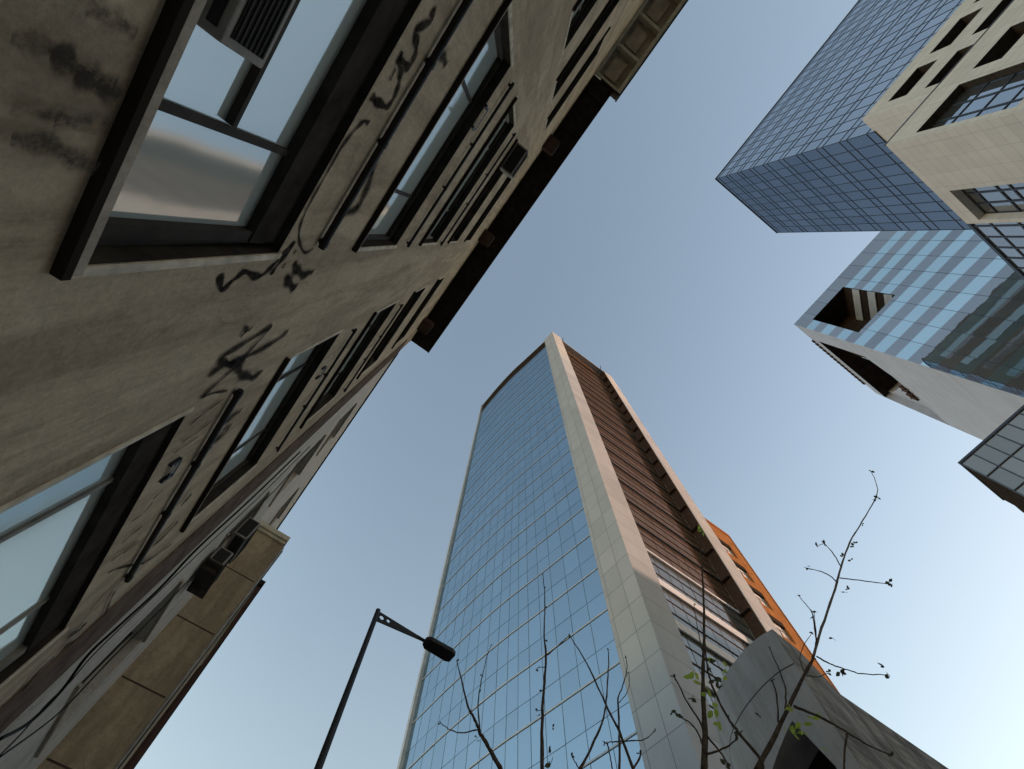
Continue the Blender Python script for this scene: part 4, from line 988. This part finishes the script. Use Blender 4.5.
def make_tree(label, az, d, base, main, twigs, leaves, buds, trunk_r, lit_limb=None):
    """base: ground point; main: limbs rising from the trunk top; pixel paths are read at this tree's distance"""
    t = thing('young_tree', label, 'tree', base, 'bare young trees beside the pavement')
    tb = MB(); wood = MB(); lf = MB(); bd = MB()
    first = [on_d(l[0][0][0], l[0][0][1], az, d) for l in main]
    cen = sum(first, Vector())/len(first)
    top = Vector((base[0]*0.35+cen.x*0.65, base[1]*0.35+cen.y*0.65, cen.z-0.9))
    b0 = Vector(base)
    tb.tube([b0, b0.lerp(top,0.3)+Vector((.03,.02,0)), b0.lerp(top,0.65)+Vector((-.03,.03,0)), top], [trunk_r*1.25, trunk_r, trunk_r*0.9, trunk_r*0.8], 10)
    for (pts, r0, r1, dep), f in zip(main, first):
        tb.tube([top - Vector((0,0,0.12)), top.lerp(f,0.5)+Vector((random.uniform(-.04,.04),random.uniform(-.04,.04),-.04)), f], [trunk_r*0.75, max(r0*1.15,trunk_r*0.5), r0], 8)
    tips = []
    for (pts, r0, r1, dep) in main:
        Q = limb(wood, pts, az, d, r0, r1, dep); tips.append(Q[-1])
        for q in Q[3::3]:
            if random.random() < 0.3: leafquad(bd, q, 0.035, random.uniform(0.1,0.4))
    for (pts, r0, r1, dep) in twigs:
        Q = limb(wood, pts, az, d, r0, r1, dep); tips.append(Q[-1])
    for p in tips: bud(bd, p, 0.045)
    for (px, py, s) in buds: bud(bd, on_d(px, py, az, d), s)
    for (px, py, s, n) in leaves:
        c = on_d(px, py, az, d)
        for _ in range(n): leafquad(lf, c + Vector((random.uniform(-1,1),random.uniform(-1,1),random.uniform(-1,1)))*s*0.6, s, random.uniform(0.3,1.0))
    if lit_limb:
        sh = MB(); limb(sh, lit_limb[0], az, d + lit_limb[3], lit_limb[1], lit_limb[2], lit_limb[4]); sh.build('sunlit_limb', M['lit_limb'], t, smooth=True)
    tr = tb.build('trunk', M['bark'], t, smooth=True)
    wd = wood.build('branches', M['bark'], t, smooth=True)
    if bd.f: bd.build('buds', M['bud'], t)
    if lf.f: lf.build('leaves', M['leaf'], t)
    return t
def gp(px, py, az, d, dx=0, dy=0):
    p = on_d(px, py, az, d); return (p.x+dx, p.y+dy, 0.13)

make_tree('bare young tree with three thin shoots right of the street lamp', 30, 5.6, gp(515,780,30,5.6), 
  [([(501.6,771),(489,748),(480.6,734),(475,720),(467.7,706),(461,678),(457,661)], .026, .006, .1)],
  [([(480,731),(478,706),(480.6,685),(485,664),(491,645)], .010, .004, .2), ([(477,730),(461,733),(449,729),(440,723)], .008, .004, -.2)],
  [], [(471,710,.06),(481,690,.05),(482,676,.05),(476,737,.05),(479,740,.05)], .05)
make_tree('bare young tree with tall straight stem and crossing twigs before the blue glass', 40, 5.2, gp(575,790,40,5.2),
  [([(542.5,772),(542,724),(544,689),(546,657),(544,633),(545,601),(543,575)], .022, .005, .1),
   ([(634.5,772),(619,731),(605,703),(587,664),(569,634.6)], .017, .006, .2),
   ([(578.5,772),(592.5,745),(603,720),(606.5,696),(608.6,664),(608,649)], .014, .005, -.1),
   ([(619.4,772),(619.4,738),(618.7,713),(618,699),(624,682),(627,668),(626,658)], .013, .004, .1)],
  [([(547,655.6),(559,645),(569,635.7)], .008, .005, .1), ([(619,741),(640,740.5),(648,737),(655,731)], .007, .003, .1),
   ([(619,742),(612,742),(605,743.5)], .007, .004, -.1), ([(546,668),(539,667),(536,670)], .006, .004, 0), ([(580,770),(575,762),(571.5,756)], .007, .004, 0),
   ([(544,710),(537,711)], .005, .003, 0), ([(607,742),(611,760),(613,772)], .007, .006, .1), ([(634,768),(640,757),(640.5,752)], .010, .009, 0), ([(618,704),(628,690),(629,672)], .005, .003, .1)],
  [], [(553,727,.04),(549,752,.08),(551,764,.09),(545,640,.05),(542,690,.05),(540,715,.05),(640,754,.06)], .055)
make_tree('leafing young tree with dark upright stem before the white tower slabs', 52, 5.0, gp(712,790,52,5.0),
  [([(704,772),(705,731),(703,680),(704,624),(702,568),(699,536)], .030, .006, .15),
   ([(761,772),(761,760.5),(738,732),(728,718),(715.6,693.8),(708.5,672.7),(705,646)], .016, .008, -.3)],
  [([(705,752),(701.5,725),(687,702),(676.6,680.6),(672.5,676)], .012, .006, .2), ([(704,755),(700.6,738),(691,723.6),(678,716.6)], .011, .006, -.2),
   ([(705,754.5),(722.6,749),(738,738.6)], .011, .006, -.1), ([(705,734),(722.6,755),(730,770)], .009, .008, .2), ([(702,650),(697,625),(694,604)], .007, .003, .2)],
  [(698,529,.09,4),(694.5,679,.10,4),(713,707,.09,3),(716.5,729,.08,3),(720,660,.08,2),(723,676,.07,2),(708,690,.07,3)],
  [(691,698,.08),(671.6,712,.07),(679,717,.07),(675,678,.06),(739,734,.07),(710,668,.10),(714,680,.10),(709,660,.09),(717,688,.09),(726,765,.08),(705,700,.07)], .06)
make_tree('slender leaning young tree reaching over the concrete block into the sky', 62, 5.4, gp(757,800,62,5.4),
  [([(756,772),(777,731),(798,688),(813.3,658)], .024, .015, .1)],
  [([(841,566),(832,552),(824,543)], .008, .004, .2), ([(824,543),(820,545),(816,545)], .004, .003, 0), ([(837.6,583),(830,576),(820,571),(807,568)], .008, .004, -.2), ([(840,578),(865,581),(892,584.6)], .008, .004, .3),
   ([(816.7,643),(814,625),(811,611),(798,595)], .008, .004, .2), ([(815.5,646),(816,630),(814,612)], .007, .003, -.1),
   ([(816,656),(830,664),(845,669),(862,674),(888,674.5)], .009, .004, .3), ([(807,676),(818,677),(828,673)], .007, .003, .1),
   ([(794,706),(820,717),(845,731),(868,745),(892,756)], .014, .005, -.5), ([(847,732),(845,750),(844,771)], .010, .008, 0), ([(785,709),(786,695),(783,680),(769,647)], .010, .006, .2),
   ([(778,722),(777,697),(772,680)], .010, .007, -.1), ([(806,676),(800,655),(812,632)], .006, .003, .1)],
  [(798,711,.10,2),(804,725,.09,2),(788,724,.10,3),(793,729,.08,2),(820,722,.10,2),(817,740,.09,2),(799,732,.07,2)],
  [(871,471,.06),(878,497,.07),(876,499,.08),(855,543,.06),(853,546,.07),(843,556,.06),(851,560,.05),(824,544,.08),(816,545,.05),(808,568,.07),(810,566,.05),(845,592,.06),(848,589,.05),(889,582,.07),(890,586,.06),(813,612,.08),(814,617,.08),(833,638,.07),(840,672,.08),(842,673,.07),(828,671,.06),(888,675,.08),(884,666,.07),(862,524,.04),(759,715,.07)], .075,
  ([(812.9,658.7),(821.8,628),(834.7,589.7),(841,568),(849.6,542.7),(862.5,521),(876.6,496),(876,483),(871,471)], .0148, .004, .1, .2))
